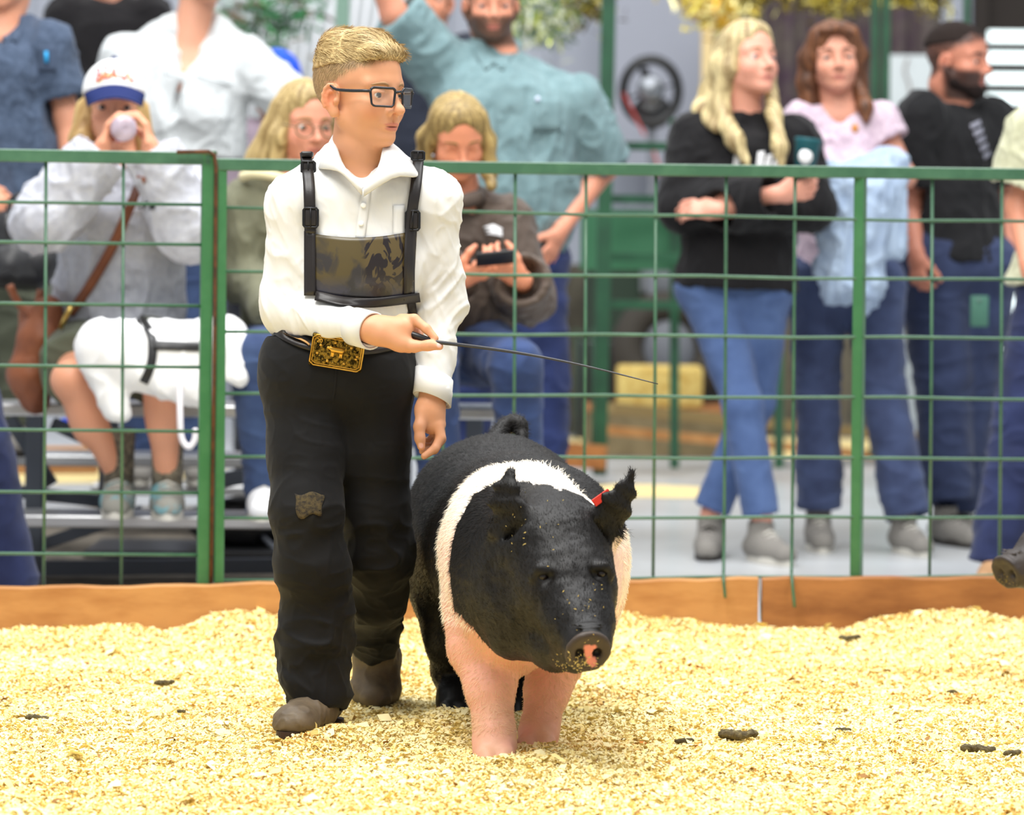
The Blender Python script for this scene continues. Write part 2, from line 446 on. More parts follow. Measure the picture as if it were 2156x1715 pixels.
# ------------------------------------------------------------------ hands
def hand(S, wr, d, n, side, sc=1.0, curl=(35, 45, 30), thumb=(.45, .35), spread=.06, k=.005):
    """palm, four unequal bent fingers and a thumb; d wrist to knuckles, n the way the palm faces, side the thumb side"""
    d = nrm(d); n = nrm(np.asarray(n, float) - d * np.dot(n, d)); s = nrm(np.asarray(side, float) - d * np.dot(side, d) - n * np.dot(side, n))
    wr = np.asarray(wr, float); L = .085 * sc
    S.cap(wr - d * .01, wr + d * .02 * sc, .023 * sc, .024 * sc, .012, flat=(s, 1.2))
    S.cap(wr + d * .02 * sc, wr + d * L * .88, .0125 * sc, .0115 * sc, .012, flat=(s, 2.9))
    for i, (ln, of) in enumerate(((.92, .030), (1.0, .010), (.94, -.010), (.76, -.029))):
        b = wr + d * (L - abs(of - .005) * .25) + s * of * sc; a = 0; P = [b]; dd = nrm(d + s * of * spread * 20)
        for j, seg in enumerate((.040, .026, .021)):
            a += math.radians(curl[j]); b = b + (dd * math.cos(a) + n * math.sin(a)) * seg * ln * sc; P.append(b)
        r = [.0088 * sc, .0083 * sc, .0076 * sc, .0066 * sc]
        if i == 3: r = [x * .85 for x in r]
        S.chain(P, r, k * .8)
    b = wr + d * .022 * sc + s * .022 * sc + n * .006; t = nrm(d * .75 + s * thumb[0] * 1.4 + n * .3); P = [b]
    for j, seg in enumerate((.040, .030, .024)):
        b = b + t * seg * sc; P.append(b); t = nrm(t + d * .25 + n * thumb[1] - s * .25)
    S.chain(P, [.0145 * sc, .0108 * sc, .0095 * sc, .0078 * sc], .010)

# ------------------------------------------------------------------ figures
def body_torso(S, J, g):
    sx = nrm(J['shR'] - J['shL'])
    ch = (J['shL'] + J['shR']) / 2; pv = (J['hipL'] + J['hipR']) / 2
    sw = np.linalg.norm(J['shR'] - J['shL'])
    S.cap(ch + (pv - ch) * .18, ch + (pv - ch) * .62, sw * .27, sw * .25, .04, flat=(sx, 1.45))
    S.cap(J['hipL'], J['hipR'], .085 * g, None, .04)
    S.cap(ch + (pv - ch) * .55, pv, sw * .25, .10 * g, .05, flat=(sx, 1.3))
    S.cap(J['shL'], J['shR'], .048, None, .04)
    return ch, pv, sx, sw
def figure_body(J, H, g=1.0, legs=True, detail=False, hands=None, **hk):
    S = Sdf(); ch, pv, sx, sw = body_torso(S, J, g * .92)
    head_prims(S, H, detail, **hk)
    S.cap(H.w(0, -.022, -.04), H.w(0, -.035, -.075), .050 * H.s, .050 * H.s, .02)
    S.cap(H.w(0, -.03, -.06), ch + np.array([0, .01, .02]), .050 * H.s, .058 * H.s, .03)
    for s in 'LR':
        if 'el' + s in J:
            S.cap(J['sh' + s], J['el' + s], .043 * g, .036 * g, .03); S.cap(J['el' + s], J['wr' + s], .037 * g, .025, .02)
        if legs and 'kn' + s in J:
            S.cap(J['hip' + s], J['kn' + s], .078 * g, .052 * g, .03); S.cap(J['kn' + s], J['an' + s], .050 * g, .034, .03)
            S.ell(J['kn' + s] + (J['an' + s] - J['kn' + s]) * .28 + np.array([0, .012, 0]), (.046 * g, .046 * g, .10), None, .04)
    for h_ in (hands or []): hand(S, **h_)
    return S
def shirt_sdf(J, H, g=1.0, sleeve=1.0, hem=None, loose=.012, vneck=0, vw=.045, long_=.0, bust=0, fore=.85, upper=1.0):
    S = Sdf(); sx = nrm(J['shR'] - J['shL']); ch = (J['shL'] + J['shR']) / 2; pv = (J['hipL'] + J['hipR']) / 2
    sw = np.linalg.norm(J['shR'] - J['shL']); ax = pv - ch
    S.cap(ch + ax * .16, ch + ax * .62, sw * .29 * g + loose, sw * .27 * g + loose, .04, flat=(sx, 1.42))
    S.cap(ch + ax * .55, ch + ax * (1.0 + long_), sw * .27 * g + loose, .112 * g + loose, .05, flat=(sx, 1.38))
    S.cap(J['shL'] - [0, 0, .012], J['shR'] - [0, 0, .012], .048 * g + loose * .4, None, .05)
    nb = H.w(0, -.035, -.10)
    for s in 'LR': S.cap(nb - np.array([0, 0, .050]), J['sh' + s] - [0, 0, .006], .040 * g + loose * .3, .044 * g + loose * .4, .03)
    fw = nrm(np.cross(ax, sx)); fw = -fw if fw[1] > 0 else fw
    if bust:
        for x in (-1, 1): S.ell(ch + ax * .33 + sx * x * sw * .19 + fw * (sw * .25), np.array((.062, .062, .066)) * bust, None, .05)
    if sleeve > 0:
        for s in 'LR':
            if 'el' + s not in J: continue
            a, e_, w_ = J['sh' + s], J['el' + s], J['wr' + s]; r = (.052 * g + loose) * upper
            if sleeve <= .6:
                m = a + (e_ - a) * sleeve / .6 * .98; S.cap(a, m, r, r * 1.02, .02, end=True)
                S.cap(m - nrm(e_ - a) * .02, m + nrm(e_ - a) * .06, r * .86, r * .9, .004, 's')
            else:
                t = (sleeve - .6) / .4; m = e_ + (w_ - e_) * t; S.cap(a, e_, r, r * .92, .03)
                S.cap(e_, m, r * .92 * (.5 + .5 * fore), r * fore * .85, .02, end=True)
                S.cap(m - nrm(w_ - e_) * .012, m + nrm(w_ - e_) * .06, r * fore * .72, None, .004, 's')
    end = pv + nrm(ax) * .0 if hem is None else hem
    S.cut(end, ax, .32)
    up = nrm(-ax)
    S.ell(nb + fw * .012 + up * .015, (.066 * H.s, .066 * H.s, .062), None, .012, 's')
    if vneck: S.cap(nb + fw * .05, ch + ax * vneck + fw * .16, vw, .012, .01, 's')
    return S
def pants_sdf(J, g=1.0, length=1.07, loose=.012, knee=1.0, hemr=.06):
    S = Sdf(); pv = (J['hipL'] + J['hipR']) / 2
    S.cap(J['hipL'], J['hipR'], .098 * g + loose, None, .04)
    for s in 'LR':
        a, k_, n_ = J['hip' + s], J['kn' + s], J['an' + s]
        if length > .5:
            S.cap(a, k_, .088 * g + loose, (.060 * g + loose) * knee, .03)
            t = (length - .5) * 2; m = k_ + (n_ - k_) * t
            S.cap(k_, m, (.060 * g + loose) * knee, hemr, .02, end=True)
            S.cap(m - nrm(n_ - k_) * .012, m + nrm(n_ - k_) * .07, hemr * .8, None, .003, 's')
        else:
            t = length * 2; m = a + (k_ - a) * t; S.cap(a, m, .088 * g + loose, .080 * g + loose, .03, end=True)
    return S
def shoe(parent, an, toe, mat, sole, name='shoe', L=.27, w=.043, gz=None):
    """low shoe: heel under the ankle, toe along toe, flat sole part"""
    d = np.array([toe[0], toe[1], 0.]); d = nrm(d); s = np.array([-d[1], d[0], 0]); z = np.array([0, 0, 1.])
    gz = (SLAB + .001 if an[2] < .22 else an[2] - .085) if gz is None else gz; h = np.array([an[0], an[1], gz]) - d * .05
    S = Sdf(); S.cap(h + z * .045, h + d * L * .42 + z * .045, w * .9, w, .02); S.cap(h + d * L * .4 + z * .034, h + d * (L - .055) + z * .030, w * 1.02, w * .86, .03)
    S.cap(h + d * .04 + z * .05, h + d * .045 + z * .115, .040, .043, .03)
    S.cap(h + d * .045 + z * .125, h + d * .045 + z * .20, .036, .036, .006, 's')
    S.cut(h + d * .1 + z * .014, -z, .4)
    o = obj(name, S.mesh(.006), mat, parent)
    if name == 'shoe':
        for q in range(4): c = h + d * L * (.40 + .075 * q) + z * (.098 - .011 * q); obj('lace', tube([c - s * .024 - z * .008, c + z * .003, c + s * .024 - z * .008], .0042, 6), sole, parent)
    out = []
    for t in np.linspace(0, 2 * math.pi, 28, endpoint=False):
        x = math.cos(t); y = math.sin(t); wd = w * (1.06 if x > -.2 else .92)
        out.append(h + d * (L * .40 + (L * .52) * x) + s * wd * y)
    n = 28; V = np.vstack([np.array(out), np.array(out) + z * .022]); F = [[i, (i + 1) % n, n + (i + 1) % n, n + i] for i in range(n)] + [list(range(n))[::-1], list(range(n, 2 * n))]
    obj('sole', (V, F), sole, o if False else parent, smooth=False)
    return o
def long_hair(H, parent, c1, c2, locks, top=(.0715, .0905, .0815), part=True, face=.052, res=.006, seed=0, fringe=None, bangs=True):
    """hair mass: cap over the skull opened at the face, plus falling locks [(points, radii)] in world space"""
    S = Sdf(); q = H.s
    S.ell(H.w(0, -.020, .032), np.array(top) * q, H.R, .01)
    S.ell(H.w(0, -.045, -.02), np.array((.068, .058, .09)) * q, H.R, .03)
    if bangs: S.ell(H.w(0, .014, .056), np.array((.0665, .0700, .0600)) * q, H.R, .02)
    else: S.ell(H.w(0, .008, .062), np.array((.0660, .0680, .0560)) * q, H.R, .02)
    S.ell(H.w(0, .092, -.050), np.array((face, .062, .124 if bangs else .136)) * q, H.R, .008, 's')
    if fringe: 
        for P, r in fringe: S.chain([H.w(p) for p in P], [a * q for a in r], .012)
    for P, r in locks: S.chain([np.asarray(p, float) for p in P], r, .025, flat=(H.R[0], 1.0))
    V, F = S.mesh(res); N = normals(V, F); L = (V - H.c)
    ang = np.arctan2(L @ H.R[0], -(L @ H.R[1]) + .02)
    g = np.stack([ang * 9 + seed, L[:, 2] * 7, L[:, 0] * 30], 1)
    st = vnoise(g * np.array([2.2, 1, .6])) + .6 * vnoise(g * np.array([6, 1.3, 1.5]) + 9)
    V = V + N * (st * .0035)[:, None]
    m = np.clip(.42 + .7 * st, 0, 1)[:, None]; C = np.array(rgb(*c1)) * (1 - m) + np.array(rgb(*c2)) * m
    return obj('hair', (V, F), HAIR, parent, col=C)
# ================================================================== the hall
SLAB = -0.02
CONC = M('concrete', rgb(202, 206, 210), rough=.25, spec=.5, var=(1.3, rgb(182, 182, 180), .35, .7), bump=(60, .1, .002))
WALLM = M('painted_sheet_wall', rgb(170, 174, 184), rough=.7, var=(.8, rgb(158, 162, 173), .35, .7))
def slab(name, x0, x1, y0, y1, z0, z1, mat, **k):
    return obj(name, box(((x0 + x1) / 2, (y0 + y1) / 2, (z0 + z1) / 2), ((x1 - x0) / 2, (y1 - y0) / 2, (z1 - z0) / 2)), mat, smooth=False, **k)
slab('floor', -9, 9, 3.5, 21.2, SLAB - .2, SLAB, CONC, kind='structure')
BW = 20.0
# back wall, built of ribbed sheets around the louvred opening and the doorway on the right
lx0, lx1 = W(2074, 0, BW)[0], W(2200, 0, BW)[0]
lz0, lz1 = W(0, 880, BW)[2], W(0, -60, BW)[2]
wall = slab('wall_back', -9, lx0, BW, BW + .15, SLAB, 5.2, WALLM, kind='structure')
slab('wall_back', lx1, 9, BW, BW + .15, SLAB, 5.2, WALLM, kind='structure')
slab('wall_back', lx0, lx1, BW, BW + .15, lz1, 5.2, WALLM, kind='structure')
slab('wall_back', lx0, lx1, BW, BW + .15, SLAB, lz0, WALLM, kind='structure')
for i in range(24):
    x = -7.6 + i * .6
    if x + .05 > lx0: break
    obj('rib', box((x, BW - .02, 2.6), (.025, .02, 2.6), bev=.01), WALLM, wall, smooth=False)
DAY = M('daylight', (1, 1, 1), emit=((.86, 1.0, 1.0), 2.4))
DARK = M('dark_timber', rgb(48, 42, 38), rough=.8)
win = obj('window_1', box(((lx0 + lx1) / 2, BW + .13, (lz0 + lz1) / 2), ((lx1 - lx0) / 2, .01, (lz1 - lz0) / 2)), DAY, smooth=False, kind='structure')
# louvre boards: dark boards between the bright gaps
gaps = [(45, 70), (89, 113), (134, 157), (177, 200), (222, 246), (264, 306), (492, 640), (650, 782)]
zs = [W(0, y, BW)[2] for g in gaps for y in g]
edges = [lz1] + zs + [lz0]
for i in range(0, len(edges), 2):
    a, b = edges[i], edges[i + 1]
    obj('louvre_board', box(((lx0 + lx1) / 2, BW + .04, (a + b) / 2), ((lx1 - lx0) / 2, .03, abs(a - b) / 2), bev=.004), DARK, win, smooth=False)
obj('jamb', box((lx0 - .03, BW - .03, (lz0 + lz1) / 2), (.04, .05, (lz1 - lz0) / 2)), DARK, win, smooth=False)
obj('jamb', box((W(2120, 0, BW)[0], BW + .03, (lz0 + W(0, 640, BW)[2]) / 2), (.012, .03, (W(0, 640, BW)[2] - lz0) / 2)), DARK, win, smooth=False)

GREEN = M('green_enamel', rgb(56, 98, 72), rough=.38, spec=.5, var=(14, rgb(70, 112, 84), .45, .7), coat=.2)
GREEN_LIT = M('green_enamel_lit', rgb(52, 110, 66), rough=.38, spec=.5, var=(14, rgb(64, 120, 76), .45, .7), coat=.2)  # lit copy of the rail enamel: light on the posts put into the colour
GREEND = M('green_enamel_dark', rgb(34, 82, 54), rough=.45, spec=.45, var=(6, rgb(24, 60, 42), .4, .7))
RUST = M('rusted_steel', rgb(96, 62, 40), rough=.7, var=(40, rgb(60, 44, 34), .4, .65))
STEEL = M('galvanised_steel', rgb(150, 154, 160), rough=.35, metal=.8, var=(8, rgb(120, 124, 130), .4, .7))
ALU = M('aluminium', rgb(205, 206, 208), rough=.38, metal=.85)
GRAYP = M('grey_paint', rgb(120, 124, 132), rough=.5)
BLACK = M('black_plastic', rgb(26, 26, 28), rough=.4, spec=.5)

# ================================================================== the ring floor
def fz(px): return 8.52 + px / 2156 * .34
FA, FB = W(-700, 900, fz(-700)), W(2900, 900, fz(2900))
def fy(x): return FA[1] + (x - FA[0]) / (FB[0] - FA[0]) * (FB[1] - FA[1])
BK = np.array([(-600, 1318), (0, 1320), (120, 1316), (230, 1306), (300, 1314), (345, 1326), (400, 1312), (470, 1297), (600, 1299), (750, 1302), (850, 1305), (930, 1310), (1290, 1297), (1420, 1312), (1500, 1320), (1600, 1315), (1690, 1316), (1770, 1329), (1860, 1310), (1950, 1284), (2050, 1279), (2156, 1296), (2700, 1300)], float)
bx = np.array([W(p, 1300, fz(p) - .08)[0] for p in BK[:, 0]]); bz = np.array([W(p, y, fz(p) - .08)[2] for p, y in BK])
def ground(x, y):
    x = np.asarray(x, float); y = np.asarray(y, float); P = np.stack([x, y, 0 * x], 1)
    d = np.clip((fy(x) - .06 - y) / .55, 0, 1)
    bank = np.interp(x, bx, bz) * (1 - d) ** 1.6
    z = bank + .012 * fbm(P * 3.2, 2) + .006 * fbm(P * 11, 2) + .0035 * vnoise(P * 42)
    for (mx, my, r, h) in ((.02, 6.42, .30, .016), (.25, 6.5, .3, .014), (-.10, 7.15, .12, .022), (-.33, 6.86, .10, .010)):
        z = z + h * np.exp(-((x - mx) ** 2 + (y - my) ** 2) / r ** 2)
    return z - .006
nx, ny = 330, 330
gx = np.linspace(-2.1, 2.1, nx); t = np.linspace(0, 1, ny)
GX = np.repeat(gx, ny); GY = 4.8 + np.tile(t, nx) * (fy(GX) - .03 - 4.8)
GV = np.stack([GX, GY, ground(GX, GY)], 1)
i, j = np.meshgrid(np.arange(nx - 1), np.arange(ny - 1), indexing='ij'); b0 = (i * ny + j).ravel()
GF = np.stack([b0, b0 + ny, b0 + ny + 1, b0 + 1], 1)
SHAV = M('wood_shavings', rgb(246, 224, 160), rough=.8, spec=.2, var=(70, rgb(222, 184, 112), .5, .75), bump=(160, .9, .006))
obj('floor_shavings', (GV, GF), SHAV, kind='structure')
# the loose flakes, far too many to count
NF = 420000
yy = 5.55 + 3.3 * np.random.rand(NF) ** .9; xx = (np.random.rand(NF) * 2 - 1) * (yy * .158 + .34)
far = np.random.rand(NF) < .06; xx[far] = (np.random.rand(far.sum()) * 2 - 1) * 2.0
ok = yy < fy(xx) - .05; xx, yy = xx[ok], yy[ok]; n = len(xx)
zz = ground(xx, yy) + np.random.rand(n) * .006
L = np.random.gamma(4, .0007, n) + .0016; Wd = L * (.28 + .4 * np.random.rand(n))
big = np.random.rand(n) < .012; L[big] *= 2.4; Wd[big] *= 1.9
a = np.random.rand(n) * 2 * np.pi; tl = np.random.randn(n) * .45; t2 = np.random.randn(n) * .5
dx = np.stack([np.cos(a) * np.cos(tl), np.sin(a) * np.cos(tl), np.sin(tl)], 1)
sd = np.stack([-np.sin(a) * np.cos(t2), np.cos(a) * np.cos(t2), np.sin(t2)], 1)
up = np.cross(dx, sd); c = np.stack([xx, yy, zz + .002], 1); cu = (.15 + .5 * np.random.rand(n)) * L
v = [c - dx * L[:, None] - sd * Wd[:, None], c - dx * L[:, None] + sd * Wd[:, None], c + up * cu[:, None] + sd * Wd[:, None] * 1.1, c + up * cu[:, None] - sd * Wd[:, None] * 1.1, c + dx * L[:, None] * .9 + sd * Wd[:, None] * .6, c + dx * L[:, None] * .9 - sd * Wd[:, None] * .6]
FV = np.stack(v, 1).reshape(-1, 3); k = np.arange(n)[:, None] * 6
FF = np.concatenate([k + np.array([[0, 1, 2, 3]]), k + np.array([[3, 2, 4, 5]])])
tone = np.random.rand(n); patch = fbm(np.stack([xx * 5, yy * 5, 0 * xx], 1), 2)
c0, c1, c2, c3 = [np.array(rgb(*q)) for q in ((254, 239, 182), (248, 224, 146), (222, 176, 100), (150, 108, 58))]
tc = np.clip(tone * .9 + .28 * patch, 0, 1)[:, None]
C = c0 * (1 - sstep(.25, .75, tc)) + c1 * sstep(.25, .75, tc)
m = sstep(.86, .98, tc); C = C * (1 - m) + c2 * m
m = (np.random.rand(n) < .012)[:, None]; C = np.where(m, c3, C); m = (np.random.rand(n) < .006)[:, None] & big[:, None]; C = np.where(m, np.array(rgb(214, 140, 60)), C)
FLAKE = M('shaving_flake', rgb(236, 210, 142), rough=.75, spec=.25, attr=True)
tag(obj('wood_shavings', (FV, FF), FLAKE, smooth=False, col=np.repeat(C, 6, axis=0), origin=(0, 7, 0)), 'pale yellow loose wood shavings scattered thick over the ring floor', 'shavings', kind='stuff')

# dark clumps lying in the shavings
DUNG = M('dung', rgb(82, 72, 50), rough=.9, bump=(200, .6, .004), var=(90, rgb(120, 108, 74), .45, .7))
clumps = [(348, 1450, 16, 'small dark clump in the shavings left of the boy, the farther one'), (78, 1536, 17, 'dark clump in the shavings near the left edge of the ring'), (1790, 1350, 18, 'dark clump in the shavings near the board, right of the plank joint'),
          (1555, 1567, 30, 'long dark clump in the shavings, right of the banded pig'), (1440, 1588, 14, 'upright dark clump in the shavings, nearest the banded pig'), (1775, 1550, 13, 'little dark clump in the shavings right of the long one'), (2060, 1583, 26, 'large dark clump in the shavings near the right edge'), (2130, 1598, 14, 'small dark clump at the far right beside the large one'),
          (382, 1516, 8, 'tiny dark crumb in the shavings left of the brown boot'), (2005, 1452, 9, 'tiny dark crumb in the shavings at the right, below the board')]
for n_, (px, py, rp, lab) in enumerate(clumps):
    Y = FPX * 1.0 / (py - 500) ; p = W(px, py, Y); z = float(ground([p[0]], [p[1]])[0]); s = rp / (FPX / Y) * 1.15
    S = Sdf()
    for q in range(5):
        o_ = np.array([(q - 2) * s * .42, random.uniform(-.3, .3) * s, random.uniform(0, .25) * s]); S.ell(np.array([p[0], p[1], z + s * .16 + .009]) + o_, np.array([.42, .34, .26]) * s * random.uniform(.7, 1.15), None, .006)
    V, F = S.mesh(max(.0018, s / 12)); V, F = crumple(V, F, s * .12, 4 / s, n_)
    tag(obj('dung_clump', (V, F), DUNG), lab, 'clump', 'dark clumps in the shavings')

# ================================================================== kick boards
WOOD = M('pine_plank', rgb(196, 142, 86), rough=.6, spec=.3, var=(5, rgb(166, 110, 60), .38, .68), stretch=(.6, 4, 3.2), bump=(14, .15, .003))
WOOD2 = M('pine_plank_dark', rgb(172, 116, 68), rough=.6, spec=.3, var=(5, rgb(138, 88, 50), .38, .68), stretch=(.6, 4, 3.2), bump=(14, .15, .003))
def plank(px0, px1, t0, t1, mat, lab, th=.02):
    a = W(px0, t0, fz(px0) - .03); b = W(px1, t1, fz(px1) - .03); lo = SLAB
    n = 24; V = []; F = []
    for i in range(n + 1):
        p = a + (b - a) * i / n; zt = p[2] + .0022 * math.sin(i * 1.7) + .0015 * math.sin(i * .6)
        for (dy, z) in ((-th, lo), (-th, zt - .004), (-th + .004, zt), (th - .004, zt), (th, zt - .004), (th, lo)): V.append((p[0], p[1] + dy, z))
    for i in range(n):
        for q in range(5): F.append([i * 6 + q, i * 6 + q + 1, i * 6 + 7 + q, i * 6 + 6 + q][::-1])
    F += [list(range(6)), list(range(n * 6, n * 6 + 6))[::-1]]
    return tag(obj('kick_board', (np.array(V), F), mat, smooth=False), lab, 'board', 'kick boards along the ring fence')
plank(-720, 596, 1246, 1226, WOOD, 'orange brown kick board under the fence from the left edge to behind the boy')
plank(598, 1596, 1226, 1216, WOOD, 'orange brown kick board behind the boy and the banded pig, ending at the joint')
plank(1604, 2900, 1216, 1206, WOOD2, 'darker brown kick board under the fence right of the joint')

# ================================================================== ring fence
def fw(px, py, dy=0): return W(px, py, fz(px) + dy)
WR = .0042
gate = empty('livestock_gate', fw(200, 1236), 'green mesh gate panel left of the boy with a heavy end post', 'gate')
obj('top_rail', bar(fw(-640, 316), fw(443, 334), .0155), GREEN, gate, smooth=False)
obj('end_post', bar(fw(438, 322), fw(427, 1230), .0150), GREEN_LIT, gate, smooth=False)
obj('corner_cap', box(fw(440, 322), (.019, .019, .006), bev=.003), GREEN, gate, smooth=False)
for k_ in range(-4, 2):
    x0 = 97 + k_ * 163 if k_ < 1 else 260
    obj('upright_wire', tube([fw(x0, 335), fw(x0 - 2, 800), fw(x0 - 5, 1242)], WR, 8), GREEN, gate)
for yl in (424, 508, 637, 771, 906, 1038, 1168):
    yr = yl + (7 if yl < 700 else 2 if yl < 1000 else 0)
    obj('cross_wire', tube([fw(-640, yl - 8, -.006), fw(430, yr, -.006)], WR, 8), GREEN, gate)
pan = empty('livestock_fence', fw(1300, 1216), 'long green mesh fence panel right of the gate with a middle post', 'fence')
obj('top_rail', bar(fw(452, 346), fw(2900, 376), .0150), GREEN, pan, smooth=False)
obj('end_post', bar(fw(466, 336), fw(459, 1226), .0125), GREEN_LIT, pan, smooth=False)
obj('middle_post', bar(fw(1812, 366), fw(1803, 1213), .0135), GREEN_LIT, pan, smooth=False)
for x0 in (640, 788, 936, 1085, 1234, 1381, 1963, 2110, 2258, 2405):
    obj('upright_wire', tube([fw(x0, 360), fw(x0 - 2, 800), fw(x0 - 6, 1216)], WR, 8), GREEN, pan)
obj('upright_wire', tube(spline([fw(1529, 372, -.0), fw(1527, 800), fw(1524, 1170), fw(1523, 1212, -.07), fw(1527, 1258, -.08)], 14), WR, 8), GREEN, pan, label='wire with a loose end bent over the board')
obj('upright_wire', tube(spline([fw(1674, 374), fw(1671, 800), fw(1667, 1170), fw(1667, 1212, -.07), fw(1673, 1278, -.085)], 14), WR, 8), GREEN, pan, label='wire with a loose end bent over the board')
for k_, yl in enumerate((436, 571, 698, 828, 961, 1090, 1221)):
    yr = (470, 591, 714, 840, 965, 1088, 1211)[k_]
    P = [fw(455, yl, -.006)] + [fw(455 + q * 205, yl + (yr - yl) * q / 9 + 2 * math.sin(q * 2.1 + k_), -.006) for q in range(1, 9)] + [fw(2900, yr + (yr - yl) * .42, -.006)]
    obj('cross_wire', tube(P, WR, 8), GREEN, pan)
rod = [fw(372, 320, -.035), fw(440, 319, -.035), fw(451, 326, -.03), fw(455, 352, -.02), fw(452, 700, -.02), fw(444, 1226, -.02)]
tag(obj('drop_pin', tube(rod, .0048, 8), RUST), 'rusty bent drop pin standing between gate post and fence panel', 'pin')
obj('hinge_plate', box(fw(455, 520), (.012, .012, .03), bev=.003), GREEN, pan, smooth=False)
tag(obj('joint_strap', bar(W(1599, 1216, fz(1600) - .055), W(1602, 1306, fz(1600) - .055), .003, .0015), STEEL, smooth=False), 'narrow steel strap over the joint of two kick boards', 'strap')

# ================================================================== behind: pens, poles, garlands
def pole(px0, y0, px1, y1, Y, r, mat, lab, name='pole'):
    return tag(obj(name, bar(W(px0, y0, Y), W(px1, y1, Y), r), mat, smooth=False), lab, 'pole')
pole(1283, -80, 1262, 1000, 14.4, .030, GREEND, 'thick dark green pole right of the teal shirted man')
pole(2036, -80, 2030, 960, 15.5, .014, GREEND, 'thin green pole left of the bearded man, the left of a pair')
pole(2056, -80, 2050, 960, 15.5, .014, GREEND, 'thin green pole left of the bearded man, the right of a pair') if False else None
pole(1843, -80, 1838, 960, 15.6, .016, GREEND, 'thin green pole behind the brown haired woman, left of a pair')
pole(1866, -80, 1860, 960, 15.6, .018, GREEND, 'thin green pole behind the brown haired woman, right of a pair')
pole(722, -60, 716, 960, 15.0, .030, M('grey_green_paint', rgb(120, 150, 134), rough=.5), 'pale green pole above the head of the boy')
# the pen behind with rails, wires and a wooden sill
pen = empty('pen_fence', W(1560, 995, 14.6), 'green pen of rails behind the fence between the two standing groups', 'pen')
for yy_ in (306, 418, 540, 640):
    obj('rail', bar(W(1262, yy_, 14.5), W(1900, yy_ + 10, 15.2), .018), GREEND, pen, smooth=False)
for xx_ in (1420, 1640, 1880):
    obj('post', bar(W(xx_, 250, 14.8), W(xx_, 985, 14.8), .02), GREEND, pen, smooth=False)
for k_ in range(5):
    obj('upright_wire', tube([W(1180 + k_ * 17, 690, 14.3), W(1178 + k_ * 17, 960, 14.3)], .004, 6), GREEND, pen)
obj('sheet', box(W(1330, 505, 14.9), (.22, .01, .13)), M('green_tin', rgb(58, 110, 78), rough=.5), pen, smooth=False)
tag(obj('pen_sill', bar(W(1170, 955, 14.2), W(1262, 962, 14.3), .06, .05), WOOD2, smooth=False), 'short brown timber sill at the foot of the thick green pole', 'board')
tag(obj('pen_board', bar(W(1275, 858, 15.0), W(1960, 925, 16.2), .055, .025), M('worn_board', rgb(150, 128, 84), rough=.7), smooth=False), 'weathered board along the pen behind the jeans of the blonde woman', 'board')
tag(obj('pen_board', bar(W(1275, 905, 14.9), W(1960, 968, 16.0), .02, .02), WOOD, smooth=False), 'lower orange edged board along the pen behind the blonde woman', 'board')
STRAW = M('straw', rgb(226, 200, 120), rough=.9, bump=(120, .7, .01), var=(30, rgb(190, 150, 70), .4, .7))
p0 = W(1395, 850, 16.45); V, F = box((p0[0], 16.45, .085), (.36, .36, .105), bev=.006); pf = obj('timber_platform', (V, F), M('platform_wood', rgb(132, 116, 84), rough=.75, var=(6, rgb(104, 90, 62), .4, .65)), smooth=False); tag(pf, 'low timber platform in the pen carrying the bale and the tyre', 'platform')
for k_ in range(4): obj('plank', box((p0[0], 16.18 + .18 * k_, .197), (.37, .084, .008), bev=.003), WOOD2, pf, smooth=False)
p0 = W(1388, 812, 16.24); V, F = box((p0[0], 16.24, .206 + .10), (.20, .12, .10), bev=.02); tag(obj('straw_bale', (V, F), STRAW), 'small yellow straw bale lying in the pen behind the tip of the whip', 'bale')
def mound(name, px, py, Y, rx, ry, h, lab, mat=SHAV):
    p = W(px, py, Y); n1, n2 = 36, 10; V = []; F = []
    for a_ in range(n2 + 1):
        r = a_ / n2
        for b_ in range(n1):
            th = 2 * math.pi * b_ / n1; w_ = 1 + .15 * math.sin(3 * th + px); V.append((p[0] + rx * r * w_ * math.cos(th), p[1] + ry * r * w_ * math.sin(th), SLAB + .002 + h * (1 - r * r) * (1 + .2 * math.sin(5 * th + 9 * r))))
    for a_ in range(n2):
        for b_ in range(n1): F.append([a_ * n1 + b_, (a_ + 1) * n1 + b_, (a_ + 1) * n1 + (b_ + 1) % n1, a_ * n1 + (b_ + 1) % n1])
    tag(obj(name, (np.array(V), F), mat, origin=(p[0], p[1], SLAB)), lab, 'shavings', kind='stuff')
mound('spilled_shavings', 1330, 1018, 13.9, .46, .30, .02, 'thin spill of shavings on the concrete beside the pole')
mound('spilled_shavings', 1450, 905, 17.0, 1.3, .8, .03, 'bed of shavings inside the pen behind')
mound('spilled_shavings', 90, 960, 14.6, .9, .6, .03, 'bed of shavings behind the bleacher at the left')
mound('shaded_dirt_bed', 130, 1165, 11.1, 1.75, 1.7, .012, 'grey brown dirt bed, coloured darker for the shade under the bleacher', M('dirt', rgb(112, 104, 92), rough=.95, var=(9, rgb(78, 72, 64), .4, .65), bump=(60, .6, .01)))  # dirt and the shade beneath the bleacher, both put into its colour
tag(obj('timber_beam', bar(W(-120, 968, 13.0), W(205, 968, 13.0), .045, .05), WOOD, smooth=False), 'orange timber beam on the floor behind the bleacher', 'beam')
V, F = box((W(1540, 0, 17.95)[0], 17.95, (SLAB + W(0, 545, 17.95)[2]) / 2), (.92, .02, (W(0, 545, 17.95)[2] - SLAB) / 2), bev=.005)
prt = obj('dark_partition', (V, F), M('partition_board', rgb(96, 92, 80), rough=.8, var=(4, rgb(70, 66, 58), .4, .65)), smooth=False); tag(prt, 'dark brown partition across the back of the pen', 'partition')
